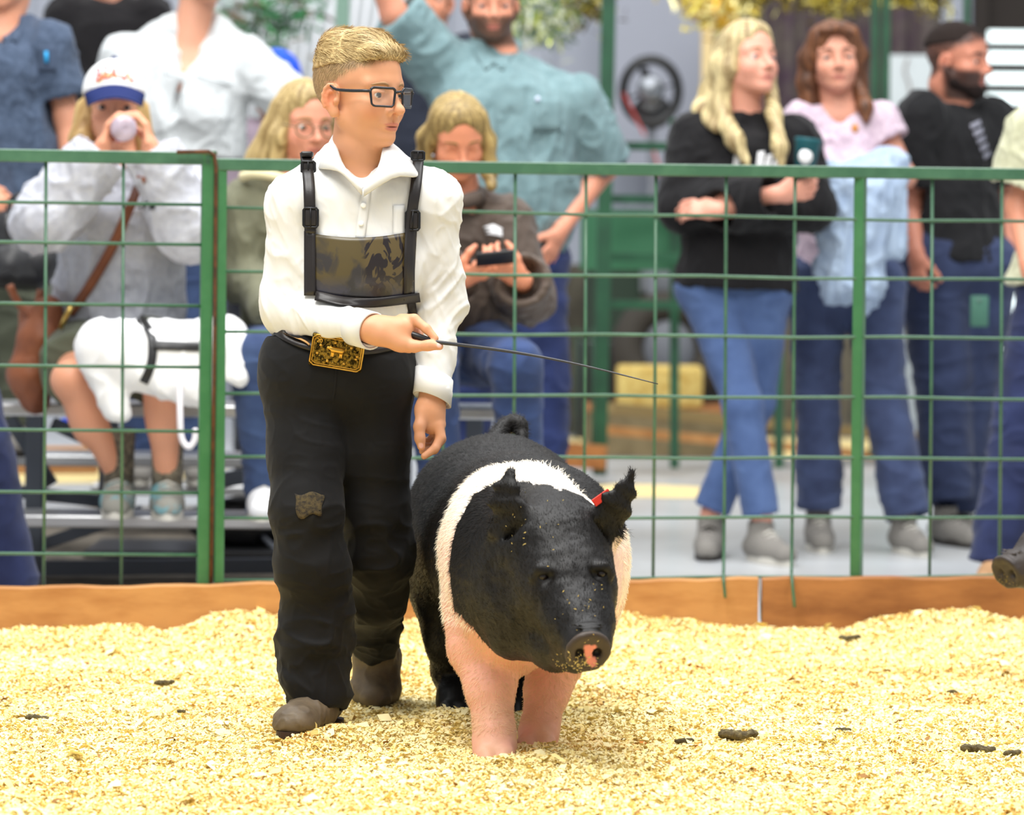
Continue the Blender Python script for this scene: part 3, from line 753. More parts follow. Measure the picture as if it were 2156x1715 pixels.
for k_ in range(7): obj('batten', bar(V.min(0) * [0, 1, 1] + [V[:, 0].min() + .02 + k_ * .30, -.012, 0], V.max(0) * [0, 0, 1] + [V[:, 0].min() + .02 + k_ * .30, V[:, 1].min() - .012, 0], .02, .01), M('batten_wood', rgb(110, 104, 90), rough=.8) if k_ == 0 else bpy.data.materials['batten_wood'], prt, smooth=False)
# tyre
p = W(1408, 748, 16.66); p[2] = .206 + .272
ty = [p + np.array([.20 * math.cos(a_), .06 * math.sin(a_), .20 * math.sin(a_)]) for a_ in np.linspace(0, 2 * math.pi, 28, endpoint=False)]
t_ = obj('tyre', tube(ty, .075, 12, True), M('rubber', rgb(58, 54, 48), rough=.8)); tag(t_, 'dark rubber tyre standing behind the pen rails', 'tyre')
obj('rim', lathe([(.13, -.03), (.10, -.02), (.04, -.01), (.0, -.01)], p, (.0, -1, .0)), GRAYP, t_)
# dark machine body under the fan
mc = empty('machine', W(1390, 700, 17.4), 'dark machine with grey panels behind the pen rails under the round fan', 'machine')
obj('body', box(W(1400, 610, 17.5), (.40, .3, .26), bev=.03), M('dark_green', rgb(40, 56, 44), rough=.6), mc, smooth=False)
obj('panel', box(W(1385, 470, 17.3), (.16, .02, .09), bev=.01), GRAYP, mc, smooth=False)
obj('light_panel', box(W(1390, 590, 17.15), (.10, .02, .06), bev=.01), STEEL, mc, smooth=False)
pm = W(1400, 735, 17.5); obj('base', box((pm[0], 17.5, (SLAB + pm[2] + .05) / 2), (.44, .3, (pm[2] + .05 - SLAB) / 2), bev=.01), BLACK, mc, smooth=False)
# round fan
fan = empty('barn_fan', W(1370, 330, 17.0), 'round black barn fan with a red strut against the pale wall', 'fan')
p = W(1370, 192, 17.0); R_ = .135
obj('shroud', tube([p + np.array([R_ * math.cos(a_), 0, R_ * 1.15 * math.sin(a_)]) for a_ in np.linspace(0, 2 * math.pi, 32, endpoint=False)], .026, 10, True), BLACK, fan)
obj('motor', lathe([(.0, -.03), (.06, -.03), (.07, 0), (.06, .05), (0, .05)], p + np.array([.0, .02, .01]), (0, -1, 0)), STEEL, fan)
for k_ in range(4):
    a_ = k_ * math.pi / 2 + .3; d_ = np.array([math.cos(a_), .25, math.sin(a_)])
    obj('blade', bar(p + d_ * .03, p + d_ * .125, .035, .004), BLACK, fan, smooth=False)
obj('lower_housing', ball(p + np.array([0.01, .03, -.10]), (.10, .06, .085)), BLACK, fan)
obj('strut', bar(W(1312, 196, 16.95), W(1358, 285, 16.95), .016, .006), M('red_paint', rgb(178, 70, 66), rough=.5), fan, smooth=False)
obj('strut', bar(W(1376, 318, 16.95), W(1408, 410, 16.95), .014, .006), M('red_paint_dull', rgb(190, 110, 105), rough=.5), fan, smooth=False)
obj('stand', bar(W(1372, 255, 17.05), W(1372, 934, 17.05), .02), GRAYP, fan, smooth=False)
# timber and dark drape behind the two women
tag(obj('timber_post', bar(W(1490, -60, 18.25), W(1484, 900, 18.25), .045, .03), M('pale_timber', rgb(214, 190, 140), rough=.7), smooth=False), 'pale timber post behind the long haired blonde woman', 'post')
tag(obj('grey_banner', box(W(1385, 130, 19.4), (.30, .012, .62), bev=.004), M('banner_cloth', rgb(158, 161, 172), rough=.8, bump=(8, .3, .01)), smooth=False), 'plain grey sheet hung on the wall behind the fan', 'banner')
DR = []; n = 40
x0, x1 = W(1500, 0, 18.6)[0], W(1985, 0, 18.6)[0]; zt, zb = W(0, -80, 18.6)[2], W(0, 420, 18.6)[2]
V = [(x0 + (x1 - x0) * i / n, 18.6 + .05 * math.sin(i * 1.3), z) for z in (zt, (zt + zb) / 2, zb) for i in range(n + 1)]
V += [(a_, b_ + .012, c_) for a_, b_, c_ in V]; m_ = 3 * (n + 1)
F = [[r * (n + 1) + i + o_, r * (n + 1) + i + 1 + o_, (r + 1) * (n + 1) + i + 1 + o_, (r + 1) * (n + 1) + i + o_] for r in range(2) for i in range(n) for o_ in (0, m_)]
tag(obj('dark_drape', (np.array(V), F), M('drape', rgb(92, 84, 78), rough=.9, var=(6, rgb(70, 54, 66), .4, .65))), 'dark brown drape hanging behind the heads of the two women', 'curtain')
pb = W(1930, 260, 18.3); V2, F2 = box((pb[0], 18.3, (pb[2] + .36 + SLAB) / 2), (.17, .015, (pb[2] + .36 - SLAB) / 2), bev=.004); tag(obj('pale_board', (V2, F2), M('pale_sheet', rgb(196, 204, 206), rough=.6), smooth=False), 'pale sheet standing between the brown haired woman and the bearded man', 'board')
tag(obj('hanging_cord', tube(spline([W(1912, 122, 18.275), W(1905, 150, 18.275), W(1916, 190, 18.275), W(1900, 260, 18.275), W(1896, 330, 18.275)], 24), .006, 8), M('cord', rgb(150, 140, 136), rough=.7)), 'thin pale cord hanging in front of the pale sheet', 'cord')
# chain curtain, pale, behind the boy
cw = empty('wire_mesh_screen', W(610, 320, 16.5), 'pale wire mesh screen behind the boy and the blue cap', 'screen')
CHM = M('pale_wire', rgb(196, 198, 202), rough=.5)
for k_ in range(16):
    xa = 470 + k_ * 24
    obj('mesh_wire', tube([W(xa, -60, 16.5), W(xa - 70, 470, 16.5)], .012, 6), CHM, cw)
obj('backing_sheet', box(W(640, 180, 17.0), (.62, .01, .82)), M('pale_back', rgb(172, 176, 178), rough=.7), cw, smooth=False)
tag(obj('wall_column', bar(W(790, -80, 18.5), W(786, 800, 18.5), .055, .06), M('white_column', rgb(206, 206, 216), rough=.6), smooth=False), 'white square column behind the head of the boy', 'column')
# garlands of tinsel and leaves along the top
def garland(lab, pts, Y, n, spread, cols, size, metal, name='tinsel_garland', rough=.25):
    P = spline([W(a_, b_, Y) for a_, b_ in pts], n); rs = np.random.RandomState(len(lab)); P = P + rs.randn(n, 3) * spread
    a_ = rs.randn(n, 3); a_ /= np.linalg.norm(a_, axis=1)[:, None]; b_ = np.cross(a_, rs.randn(n, 3)); b_ /= np.linalg.norm(b_, axis=1)[:, None]
    l = size * (.5 + rs.rand(n))[:, None]; w_ = l * .22
    V = np.stack([P - a_ * l - b_ * w_, P + a_ * l - b_ * w_, P + a_ * l * 1.1 + b_ * w_, P - a_ * l + b_ * w_], 1).reshape(-1, 3); k = np.arange(n)[:, None] * 4 + np.arange(4)
    C = np.array([rgb(*c) for c in cols])[rs.randint(0, len(cols), n)]
    m = M(name, (1, 1, 1), rough=rough, metal=metal, attr=True)
    tag(obj(name, (V, k), m, smooth=False, col=np.repeat(C, 4, axis=0), origin=P.mean(0)), lab, 'garland', kind='stuff')
G1 = [(196, 176, 60), (240, 230, 150), (120, 104, 36), (90, 84, 50), (150, 136, 60)]
garland('gold tinsel garland over the heads of the two standing women', [(1440, -30), (1530, 4), (1640, -16), (1750, 8), (1870, -10), (1990, 6)], 16.4, 1300, .038, G1, .022, .85)
garland('yellow and white tinsel bunch above the timber post', [(1460, -5), (1500, 30), (1545, 20)], 16.2, 420, .05, [(250, 240, 170), (240, 220, 90), (200, 150, 40)], .026, .5)
garland('gold tinsel bunch beside the thick green pole', [(1205, -20), (1240, 12), (1262, 22)], 16.0, 260, .05, G1, .026, .6)
garland('green and gold tinsel behind the shoulder of the teal shirted man', [(1090, -20), (1120, 40), (1150, 50), (1180, 0)], 16.0, 500, .075, [(92, 128, 58), (220, 226, 120), (240, 244, 220), (70, 110, 60)], .028, .5)
garland('green leafy wreath high on the pale screen behind the boy', [(480, 10), (540, 40), (590, 30), (640, 0)], 15.6, 620, .07, [(60, 140, 80), (110, 150, 120), (40, 100, 60), (180, 190, 190), (130, 110, 90)], .03, .1, 'leaf_wreath', .5)
# bleachers at the left
bl = empty('bleacher', W(200, 1080, 10.2), 'aluminium bleacher with grey frame at the left behind the gate', 'bleacher')
def bl_plank(px0, px1, py, Y, dep, name):
    a_ = W(px0, py, Y); b_ = W(px1, py, Y); c_ = (a_ + b_) / 2
    obj(name, box(c_ + np.array([0, dep / 2, -.018]), ((b_[0] - a_[0]) / 2, dep / 2, .018), bev=.006), ALU, bl, smooth=False)
bl_plank(-420, 1120, 852, 9.95, .25, 'seat_plank')
bl_plank(-420, 1120, 1086, 9.75, .24, 'foot_plank')
bl_plank(170, 840, 690, 10.62, .25, 'seat_plank')
bl_plank(-420, 840, 958, 10.72, .26, 'foot_plank'); bl_plank(190, 620, 1021, 11.56, .26, 'foot_plank')
FRM = M('bleacher_frame', rgb(92, 98, 108), rough=.5, metal=.2)
for (a_, b_) in (((75, 872), (70, 1205)), ((232, 872), (226, 1080)), ((850, 872), (846, 1205)), ((1000, 872), (996, 1080))):
    obj('leg', bar(W(*a_, 10.1), W(*b_, 10.1), .025), FRM, bl, smooth=False)
for (a_, b_) in (((110, 890), (270, 965)), ((20, 880), (110, 1020)), ((40, 1035), (215, 1055)), ((60, 1155), (300, 1075)), ((800, 1150), (1000, 1000))):
    obj('brace', bar(W(*a_, 10.15), W(*b_, 10.15), .018), FRM, bl, smooth=False)
for (a_, b_) in (((-400, 1200), (600, 1190)), ((470, 1010), (620, 985))):
    obj('foot_rail', bar(W(*a_, 10.1), W(*b_, 10.1), .022), FRM, bl, smooth=False)
V, F = box(W(175, 895, 10.4), (.07, .05, .02), bev=.006); tag(obj('blue_box', (V, F), M('blue_plastic', rgb(30, 70, 190), rough=.4), smooth=False), 'small blue box under the bleacher seat at the left', 'box')
# ================================================================== the boy
BZ = 7.05
def B(px, py, dz=0.): return W(px, py, BZ + dz)
boy = empty('person', (B(700, 1500)[0], 7.05, 0.0), 'boy in white shirt, black jeans and glasses walking beside the banded pig with a whip', 'person')
H = Head(B(760, 198, -.01), yaw=51, pitch=-3, roll=0, sc=1.08)
J = dict(shL=B(624, 430), shR=B(908, 424, .02), elL=B(604, 648, -.01), wrL=B(786, 696, -.19), elR=B(925, 640, .04), wrR=B(909, 846, -.03),
         hipL=B(645, 790), hipR=B(775, 790, .01), knL=B(648, 1075, -.08), knR=B(792, 1120, .05), anL=B(668, 1450, -.06), anR=B(792, 1372, .31))
S = Sdf()
# trunk and limbs under the clothes
sx = nrm(J['shR'] - J['shL']); ch = (J['shL'] + J['shR']) / 2; pv = (J['hipL'] + J['hipR']) / 2
S.cap(ch + (pv - ch) * .2, ch + (pv - ch) * .6, .070, .064, .04, flat=(sx, 1.3)); S.cap(ch + (pv - ch) * .55, pv, .062, .066, .04, flat=(sx, 1.3))
S.cap(J['shL'], J['shR'], .036, None, .03); S.cap(J['hipL'], J['hipR'], .062, None, .03)
for s in 'LR':
    S.cap(J['sh' + s], J['el' + s], .033, .028, .02); S.cap(J['el' + s], J['wr' + s], .030, .0235, .015)
    S.cap(J['hip' + s], J['kn' + s], .060, .042, .03); S.cap(J['kn' + s], J['an' + s], .042, .030, .02)
head_prims(S, H, True, mouth=.98)
S.cap(H.w(.004, -.012, -.03), B(756, 300, -.005), .043 * H.s, .046, .007)
S.cap(B(756, 300, -.005), B(754, 375, .015), .046, .052, .03)
S.cap(B(752, 372, .02), B(775, 400, -.02), .045, .03, .03)
# right hand, closed on the whip: knuckle mass, index over it, thumb along it, three fingers curled behind
hd = -.19
S.cap(B(776, 692, hd), B(800, 696, hd), .0255, .027, .012)
S.cap(B(796, 694, hd + .006), B(846, 694, hd + .002), .0285, .0265, .012)
S.cap(B(806, 706, hd - .012), B(846, 722, hd - .014), .020, .0185, .014)
S.chain([B(846, 673, hd + .010), B(872, 672, hd), B(898, 692, hd - .014), B(916, 712, hd - .022)], [.0125, .0105, .0090, .0074], .005)          # index
S.chain([B(838, 722, hd - .012), B(872, 729, hd - .022), B(902, 727, hd - .030), B(926, 729, hd - .032)], [.0150, .0112, .0098, .0074], .008)    # thumb
S.chain([B(846, 690, hd + .022), B(880, 694, hd + .018), B(884, 716, hd - .002), B(862, 722, hd + .002)], [.0120, .0102, .0092, .0080], .004)
S.chain([B(842, 708, hd + .026), B(873, 714, hd + .024), B(874, 727, hd + .008), B(855, 730, hd + .006)], [.0115, .0100, .0090, .0078], .004)
S.chain([B(836, 716, hd + .026), B(860, 722, hd + .024), B(862, 734, hd + .012), B(846, 735, hd + .010)], [.0105, .0090, .0080, .0070], .004)
# left hand, hanging half curled
S.cap(B(909, 838, -.03), B(905, 864, -.035), .0235, .0265, .012, flat=((1, 0, 0), 1.05))
S.cap(B(905, 862, -.036), B(912, 893, -.040), .0235, .0215, .014, flat=((1, 0, 0), 1.22))
S.chain([B(889, 872, -.050), B(883, 898, -.066), B(884, 922, -.072), B(887, 940, -.072)], [.0140, .0110, .0098, .0082], .009)                       # thumb
S.chain([B(922, 895, -.050), B(928, 921, -.056), B(916, 944, -.068), B(893, 960, -.078)], [.0118, .0102, .0090, .0070], .004)                        # index
S.chain([B(924, 895, -.030), B(929, 924, -.030), B(914, 947, -.036), B(889, 949, -.048)], [.0118, .0102, .0090, .0072], .003)
S.chain([B(920, 894, -.012), B(924, 922, -.008), B(910, 941, -.010), B(888, 938, -.020)], [.0112, .0098, .0086, .0070], .003)
S.chain([B(912, 892, .002), B(915, 914, .008), B(903, 928, .008), B(886, 926, .000)], [.0100, .0086, .0076, .0062], .003)
V, F = S.mesh(.0021, 2)
hz = lambda L: np.interp(L[:, 1], [-.11, -.05, -.015, .0, .03, .055, .075, .1], [-.065, -.055, -.012, .026, .042, .052, .072, .075])
C = head_color(V, H, (214, 154, 116), lips=(196, 106, 100), blush=.42, stubble=((170, 142, 104), hz))
for tip, r_ in ((B(886, 938, -.082), .0062), (B(925, 726, hd - .039), .0055)):
    m = sstep(1.2, .7, np.linalg.norm((V - tip) / r_, axis=1))[:, None]; C = C * (1 - m) + np.array(rgb(244, 190, 178)) * m
body = obj('body', (V, F), SKIN, boy, col=C); bodyVF = (V, F)
eye_parts(H, boy, (58, 66, 70), look=(.06, 1, -.02)); brows(H, boy, (172, 130, 90), .0028, -.003)
# hair: cropped cap combed forward
S = Sdf(); q = H.s
S.ell(H.w(0, -.018, .040), np.array((.0705, .0885, .0775)) * q, H.R, .01)
S.cap(H.w(-.036, .050, .078), H.w(.036, .050, .078), .0165 * q, None, .03)
S.cap(H.w(-.028, .010, .098), H.w(.028, .010, .098), .016 * q, None, .04)
S.cap(H.w(-.028, -.05, .092), H.w(.028, -.05, .092), .017 * q, None, .04)
for yb, ye, zb, ze in ((-.14, .02, .045, .062), (.02, .11, .062, .073)):
    pass
S.cut(H.w(0, -.02, .052), H.R @ np.array([0, 0, 0]) if False else -(H.R[2] * 1.0 + H.R[1] * -.16), .30)
V, F = S.mesh(.0026, 1); L = H.l(V); N = normals(V, F)
g = np.stack([L[:, 0] * 150 + 3 * vnoise(L * 30), L[:, 1] * 22, L[:, 2] * 22], 1); st = vnoise(g) + .6 * vnoise(g * 2.3 + 5)
V = V + N * (st * .0016)[:, None]
m = np.clip(.5 + .5 * st, 0, 1)[:, None]; side = sstep(.085, .06, L[:, 2])[:, None]
C = (np.array(rgb(150, 120, 70)) * (1 - m) + np.array(rgb(222, 192, 134)) * m) * (1 - .35 * side) + np.array(rgb(150, 122, 84)) * .35 * side
hair = obj('hair', (V, F), HAIR, boy, col=C)
# single hairs lying on the cap
tri = np.random.randint(0, len(F), 9000); P0 = V[F[tri]].mean(1); N0 = N[F[tri, 0]]; L0 = H.l(P0)
keep = (L0[:, 2] > .058); P0, N0, L0 = P0[keep], N0[keep], L0[keep]; n = len(P0)
L0 = H.l(P0); d = H.R[1] * 1.0 + H.R[0] * (.35 * np.sign(-L0[:, 0]))[:, None] * .5 + np.random.randn(n, 3) * .14 - H.R[2] * (.35 * (L0[:, 2] < .085))[:, None]
d = d - N0 * (d * N0).sum(1)[:, None]; d /= np.linalg.norm(d, axis=1)[:, None]
b_ = np.cross(d, N0); ln = ((.020 + .016 * np.random.rand(n)) * np.where((L0[:, 2] < .074) | (L0[:, 1] > .058), .5, 1))[:, None]; w_ = .00045
h0 = P0 - N0 * .001; h1 = P0 + d * ln * .5 + N0 * .0016; h2 = P0 + d * ln - N0 * (.0016 * np.random.rand(n))[:, None]
V2 = np.stack([h0 - b_ * w_, h0 + b_ * w_, h1 + b_ * w_, h1 - b_ * w_, h2 + b_ * w_ * .3, h2 - b_ * w_ * .3], 1).reshape(-1, 3); k = np.arange(n)[:, None] * 6
F2 = np.concatenate([k + np.array([[0, 1, 2, 3]]), k + np.array([[3, 2, 4, 5]])])
mm = np.random.rand(n)[:, None]; C2 = np.array(rgb(146, 116, 68)) * (1 - mm) + np.array(rgb(232, 206, 148)) * mm
obj('hair_strands', (V2, F2), HAIR, boy, kind='stuff', col=np.repeat(C2, 6, axis=0))
# clipped hair on the sides and nape, short enough to see the scalp through
BV, BF = bodyVF; tri = np.random.randint(0, len(BF), 260000); P0 = BV[BF[tri]].mean(1); L0 = H.l(P0)
edge0 = hz(L0); keep = (np.abs(L0) < .13).all(1) & (L0[:, 2] > edge0 + .002) & (L0[:, 2] < .070) & (np.random.rand(len(P0)) < sstep(-.004, .02, L0[:, 2] - edge0)) & ~((np.abs(L0[:, 0]) > .066) & (L0[:, 2] < .022) & (L0[:, 1] > -.040))
P0 = P0[keep][:14000]; N0 = normals(BV, BF)[BF[tri][keep][:14000, 0]]; L0 = L0[keep][:14000]; n = len(P0)
d = -H.R[2] * .8 - H.R[1] * .25 + np.random.randn(n, 3) * .2; d = d - N0 * (d * N0).sum(1)[:, None]; d /= np.linalg.norm(d, axis=1)[:, None]; d = d + N0 * .35; b_ = np.cross(d, N0); ln = np.interp(L0[:, 2], [-.06, .02, .06], [.0022, .0045, .010])[:, None] * (.7 + .6 * np.random.rand(n))[:, None]; w_ = .00038
V2 = np.stack([P0 - b_ * w_, P0 + b_ * w_, P0 + d * ln], 1).reshape(-1, 3); mm = np.random.rand(n)[:, None]
obj('clipped_hair', (V2, np.arange(n)[:, None] * 3 + np.arange(3)), HAIR, boy, kind='stuff', smooth=False, col=np.repeat(np.array(rgb(122, 96, 62)) * (1 - mm) + np.array(rgb(190, 158, 106)) * mm, 3, axis=0))
# glasses
gl = obj('glasses', tube([H.w(-.010, .0945, .006), H.w(0, .0965, .0075), H.w(.010, .0945, .006)], .0026 * q, 8), M('glasses_black', rgb(30, 32, 38), rough=.3, spec=.5), boy)
GLF = gl.data.materials[0]
LENS = M('lens', (1, 1, 1), rough=.0, spec=.5, alpha=.08)
for x in (-1, 1):
    P = []
    cxl, wl, hl, cr = x * .0345, .0245, .0170, .007
    for (sx_, sz_, a0) in ((1, 1, 0), (-1, 1, 90), (-1, -1, 180), (1, -1, 270)):
        for a_ in (0, 30, 60, 90):
            aa = math.radians(a0 + a_); lx = sx_ * (wl - cr) + cr * math.cos(aa); lz = sz_ * (hl - cr) + cr * math.sin(aa)
            if sz_ < 0: lx *= .90
            P.append((cxl + lx, .0945 - abs(x * .0345 + lx) ** 2 * 5.5, -.004 + lz))
    obj('rim', tube([H.w(p) for p in P], [.0021 * q * (1.25 if p[2] > .004 else 1) for p in P], 8, True), GLF, gl)
    cen = np.mean(P, axis=0); Vv = np.array([H.w(p) for p in P] + [H.w(cen[0], cen[1] + .0012, cen[2])]); m_ = len(P)
    obj('lens', (Vv, [[i, (i + 1) % m_, m_] for i in range(m_)]), LENS, gl)
    P = [H.w(x * .0590, .0765, .006), H.w(x * .0675, .0690, .006), H.w(x * .0735, .040, .0050), H.w(x * .0765, .005, .0062), H.w(x * .0775, -.012, .0135), H.w(x * .0745, -.030, .000)]
    obj('temple', tube(spline(P, 18), [.0030 * q] * 10 + [.0026 * q] * 8, 8, flat=(H.R[2] * 0 + H.R[0], .6)), GLF, gl)

# shirt
WHITE = M('white_cotton', rgb(224, 223, 220), rough=.8, spec=.2, bump=(900, .2, .0006))
S = Sdf()
S.cap(B(760, 428, .01), B(756, 560, .0), .094, .090, .04, flat=(sx, 1.30)); S.cap(B(756, 560, .0), B(716, 705, .0), .088, .090, .04, flat=(sx, 1.42))
S.cap(J['shL'] + [0, 0, .004], J['shR'] + [0, 0, .004], .050, None, .04)
S.cap(B(708, 352, .03), J['shL'], .040, .052, .03); S.cap(B(812, 352, .04), J['shR'], .040, .052, .03)
S.cap(B(752, 345, .06), B(752, 420, .06), .055, .075, .04, flat=(sx, 1.3))
S.cap(J['shL'], J['elL'], .055, .050, .03); S.cap(J['elL'], B(650, 668, -.05), .052, .043, .02); S.cap(B(650, 668, -.05), B(800, 700, -.19), .042, .034, .02)
cL = B(782, 696, -.187); dL = nrm(J['wrL'] - J['elL']); S.cut(cL, dL, .07); S.cap(cL - dL * .014, cL + dL * .05, .0285, None, .003, 's')
S.cap(J['shR'], J['elR'], .054, .0475, .03); S.cap(J['elR'], B(909, 862, -.035), .0475, .0335, .025)
dR = nrm(J['wrR'] - J['elR']); cR = B(910, 838, -.028); nR = nrm(dR + np.array([-.28, 0, 0])); S.cut(cR, nR, .07); S.cap(cR - dR * .014, cR + dR * .05, .0285, None, .003, 's')
S.ell(B(756, 318, .005), (.057, .062, .066), None, .012, 's'); S.cap(B(762, 350, -.06), B(772, 392, -.11), .030, .010, .01, 's')
S.cut(B(712, 706), (-.0, 0, -1), .152)
V, F = S.mesh(.0035, 1)
arm = sstep(.12, .09, np.abs(V[:, 0] - B(760, 500)[0])); el = np.exp(-((V[:, 2] - J['elR'][2]) / .10) ** 2)
right = V[:, 0] > B(868, 500)[0]
V, F = crumple(V, F, .0065, 11, 3, (1.5, 1, .42), .7, (.5 + .5 * (1 - arm)) * (1 - .4 * right), 20)
V, F = crumple(V, F, .0065, 11, 21, (1.5, 1, .40), .8, right * (.6 + .6 * el), -38)
V, F = crumple(V, F, .0022, 26, 5, (1.3, 1, .45), .8, .4 + .5 * (1 - arm), 25)
shirt = obj('shirt', (V, F), WHITE, boy)
bvh = BVHTree.FromPolygons(V.tolist(), F.tolist())
def cast(bv, px, py, off):
    d = Vector(nrm(_f * FPX + _r * (px - CX) - _u * (py - CY))); h = bv.ray_cast(Vector(CAM), d)
    if h[0] is None: return None
    return np.array(h[0]) - np.array(d) * off
# cuffs, placket, buttons, collar
def ring(c, d, r, w, th, tilt=None):
    X, Y, D = frame(d); V = []; F = []; n = 28
    for (rr, hh) in ((r, 0), (r + th, 0), (r + th, -w), (r, -w)):
        for k_ in range(n):
            a_ = 2 * math.pi * k_ / n; o_ = X * rr * math.cos(a_) + Y * rr * math.sin(a_) + D * hh
            if tilt is not None: o_ = o_ + D * float(np.dot(o_, tilt))
            V.append(c + o_)
    for q_ in range(4):
        for k_ in range(n): F.append([q_ * n + k_, q_ * n + (k_ + 1) % n, ((q_ + 1) % 4) * n + (k_ + 1) % n, ((q_ + 1) % 4) * n + k_])
    return np.array(V), F
obj('cuff', ring(cL + dL * .003, dL, .0345, .052, .0040), WHITE, boy)
obj('cuff', ring(cR + dR * .004, dR, .0362, .056, .0040, np.array([.3, 0, 0])), WHITE, boy)
def patch(rows, off, th, bv=None, back=None):
    """sheet laid on the clothes: rows of photo points carried onto the surface, with real thickness"""
    G = []
    for row in rows:
        g = [cast(bv or bvh, p[0], p[1], off) for p in row]
        G.append(g)
    ok_ = [(i_, j_) for i_ in range(len(G)) for j_ in range(len(G[0])) if G[i_][j_] is not None]
    for i_ in range(len(G)):
        for j_ in range(len(G[0])):
            if G[i_][j_] is None:
                a_, b_ = min(ok_, key=lambda q: (q[0] - i_) ** 2 + (q[1] - j_) ** 2); G[i_][j_] = W(rows[i_][j_][0], rows[i_][j_][1], G[a_][b_][1] + .012 * abs(a_ - i_))
    G = np.array(G); 
    for _ in range(3):
        G2 = G.copy(); G2[1:-1] = (G[:-2] + G[2:] + 2 * G[1:-1]) / 4; G = G2; G2 = G.copy(); G2[:, 1:-1] = (G[:, :-2] + G[:, 2:] + 2 * G[:, 1:-1]) / 4; G[:, :, 1] = np.minimum(G2[:, :, 1], G[:, :, 1] + .001)
    r_, c_ = G.shape[:2]; A = G.reshape(-1, 3); Bk = A + np.array([0, th, 0]); m_ = r_ * c_; F = []
    for i_ in range(r_ - 1):
        for j_ in range(c_ - 1):
            q_ = [i_ * c_ + j_, i_ * c_ + j_ + 1, (i_ + 1) * c_ + j_ + 1, (i_ + 1) * c_ + j_]; F.append(q_[::-1]); F.append([x + m_ for x in q_])
    edge = [i_ for i_ in range(c_)] + [i_ * c_ + c_ - 1 for i_ in range(1, r_)] + [(r_ - 1) * c_ + j_ for j_ in range(c_ - 2, -1, -1)] + [i_ * c_ for i_ in range(r_ - 2, 0, -1)]
    for i_ in range(len(edge)): a_, b_ = edge[i_], edge[(i_ + 1) % len(edge)]; F.append([a_, b_, b_ + m_, a_ + m_])
    return np.vstack([A, Bk]), F
def strip(P, w, n=16, m=4):
    P = spline(P, n); rows = []
    for i_ in range(n):
        t_ = nrm(P[min(i_ + 1, n - 1)] - P[max(i_ - 1, 0)]); s_ = np.array([-t_[1], t_[0]]); rows.append([P[i_] + s_ * w * (j_ / (m - 1) - .5) for j_ in range(m)])
    return rows
obj('placket', patch(strip([(771, 398), (766, 440), (757, 505)], 20, 12), .003, .002), WHITE, boy)
BTN = M('button', rgb(250, 250, 248), rough=.25)
for (bx_, by_) in ((765, 432), (760, 470)):
    p = cast(bvh, bx_, by_, .006); obj('button', lathe([(0, -.001), (.005, -.001), (.0055, .0005), (.004, .002), (0, .0012)], p, (0, -1, 0), 14), BTN, boy)
obj('pocket', patch([[(828 + j_ * 8, 432 + i_ * 14) for j_ in range(4)] for i_ in range(6)], .003, .002), WHITE, boy)
# collar: two folded wings round the neck
def wing(outer, inner, th=.004):
    a_ = spline([W(*p) for p in outer], 14); b_ = spline([W(*p) for p in inner], 14); n_ = 14; rows = []
    for q_ in range(5):
        t_ = q_ / 4; rows.append(a_ * (1 - t_) + b_ * t_ + np.array([0, -.010, .006]) * math.sin(math.pi * t_))
    G = np.array(rows); A = G.reshape(-1, 3); Bk = A + np.array([0, th, -.002]); m_ = len(A); F = []
    for i_ in range(4):
        for j_ in range(n_ - 1):
            q_ = [i_ * n_ + j_, i_ * n_ + j_ + 1, (i_ + 1) * n_ + j_ + 1, (i_ + 1) * n_ + j_]; F.append(q_); F.append([x + m_ for x in q_[::-1]])
    ed = list(range(n_)) + [i_ * n_ + n_ - 1 for i_ in range(1, 5)] + [4 * n_ + j_ for j_ in range(n_ - 2, -1, -1)] + [i_ * n_ for i_ in range(3, 0, -1)]
    for i_ in range(len(ed)): x, y = ed[i_], ed[(i_ + 1) % len(ed)]; F.append([y, x, x + m_, y + m_])
    return np.array(np.vstack([A, Bk])), F
z_ = BZ
obj('collar', wing([(668, 352, z_ + .03), (672, 353, z_ - .04), (700, 356, z_ - .085), (722, 366, z_ - .105), (762, 410, z_ - .108)],
                   [(716, 292, z_ + .075), (705, 276, z_ + .03), (710, 306, z_ - .028), (726, 350, z_ - .068), (765, 394, z_ - .098)]), WHITE, boy)
obj('collar', wing([(876, 345, z_ + .05), (880, 362, z_ - .02), (874, 371, z_ - .070), (830, 372, z_ - .098), (766, 412, z_ - .112)],
                   [(810, 300, z_ + .075), (826, 300, z_ + .02), (808, 306, z_ - .045), (796, 350, z_ - .075), (767, 394, z_ - .100)]), WHITE, boy)
obj('collar_band', tube([W(706, 300, z_ + .04), W(752, 292, z_ + .085), W(812, 305, z_ + .05)], [.012, .014, .012], 8), WHITE, boy)

# show harness: camouflage bib, straps, buckles
STRAP = M('strap_leather', rgb(30, 24, 22), rough=.42, spec=.5, bump=(300, .2, .001)); BKL = M('buckle_black', rgb(44, 44, 46), rough=.3, metal=.5)
CAMO = bpy.data.materials.new('camouflage_print'); CAMO.use_nodes = True; nt = CAMO.node_tree; bs = nt.nodes['Principled BSDF']; bs.inputs['Roughness'].default_value = .35
tc = nt.nodes.new('ShaderNodeTexCoord')
def nz(scale, dist, st, detail=3):
    mp = nt.nodes.new('ShaderNodeMapping'); mp.inputs['Scale'].default_value = st; nt.links.new(tc.outputs['Object'], mp.inputs['Vector'])
    n_ = nt.nodes.new('ShaderNodeTexNoise'); n_.inputs['Scale'].default_value = scale; n_.inputs['Distortion'].default_value = dist; n_.inputs['Detail'].default_value = detail; nt.links.new(mp.outputs['Vector'], n_.inputs['Vector']); return n_.outputs['Fac']
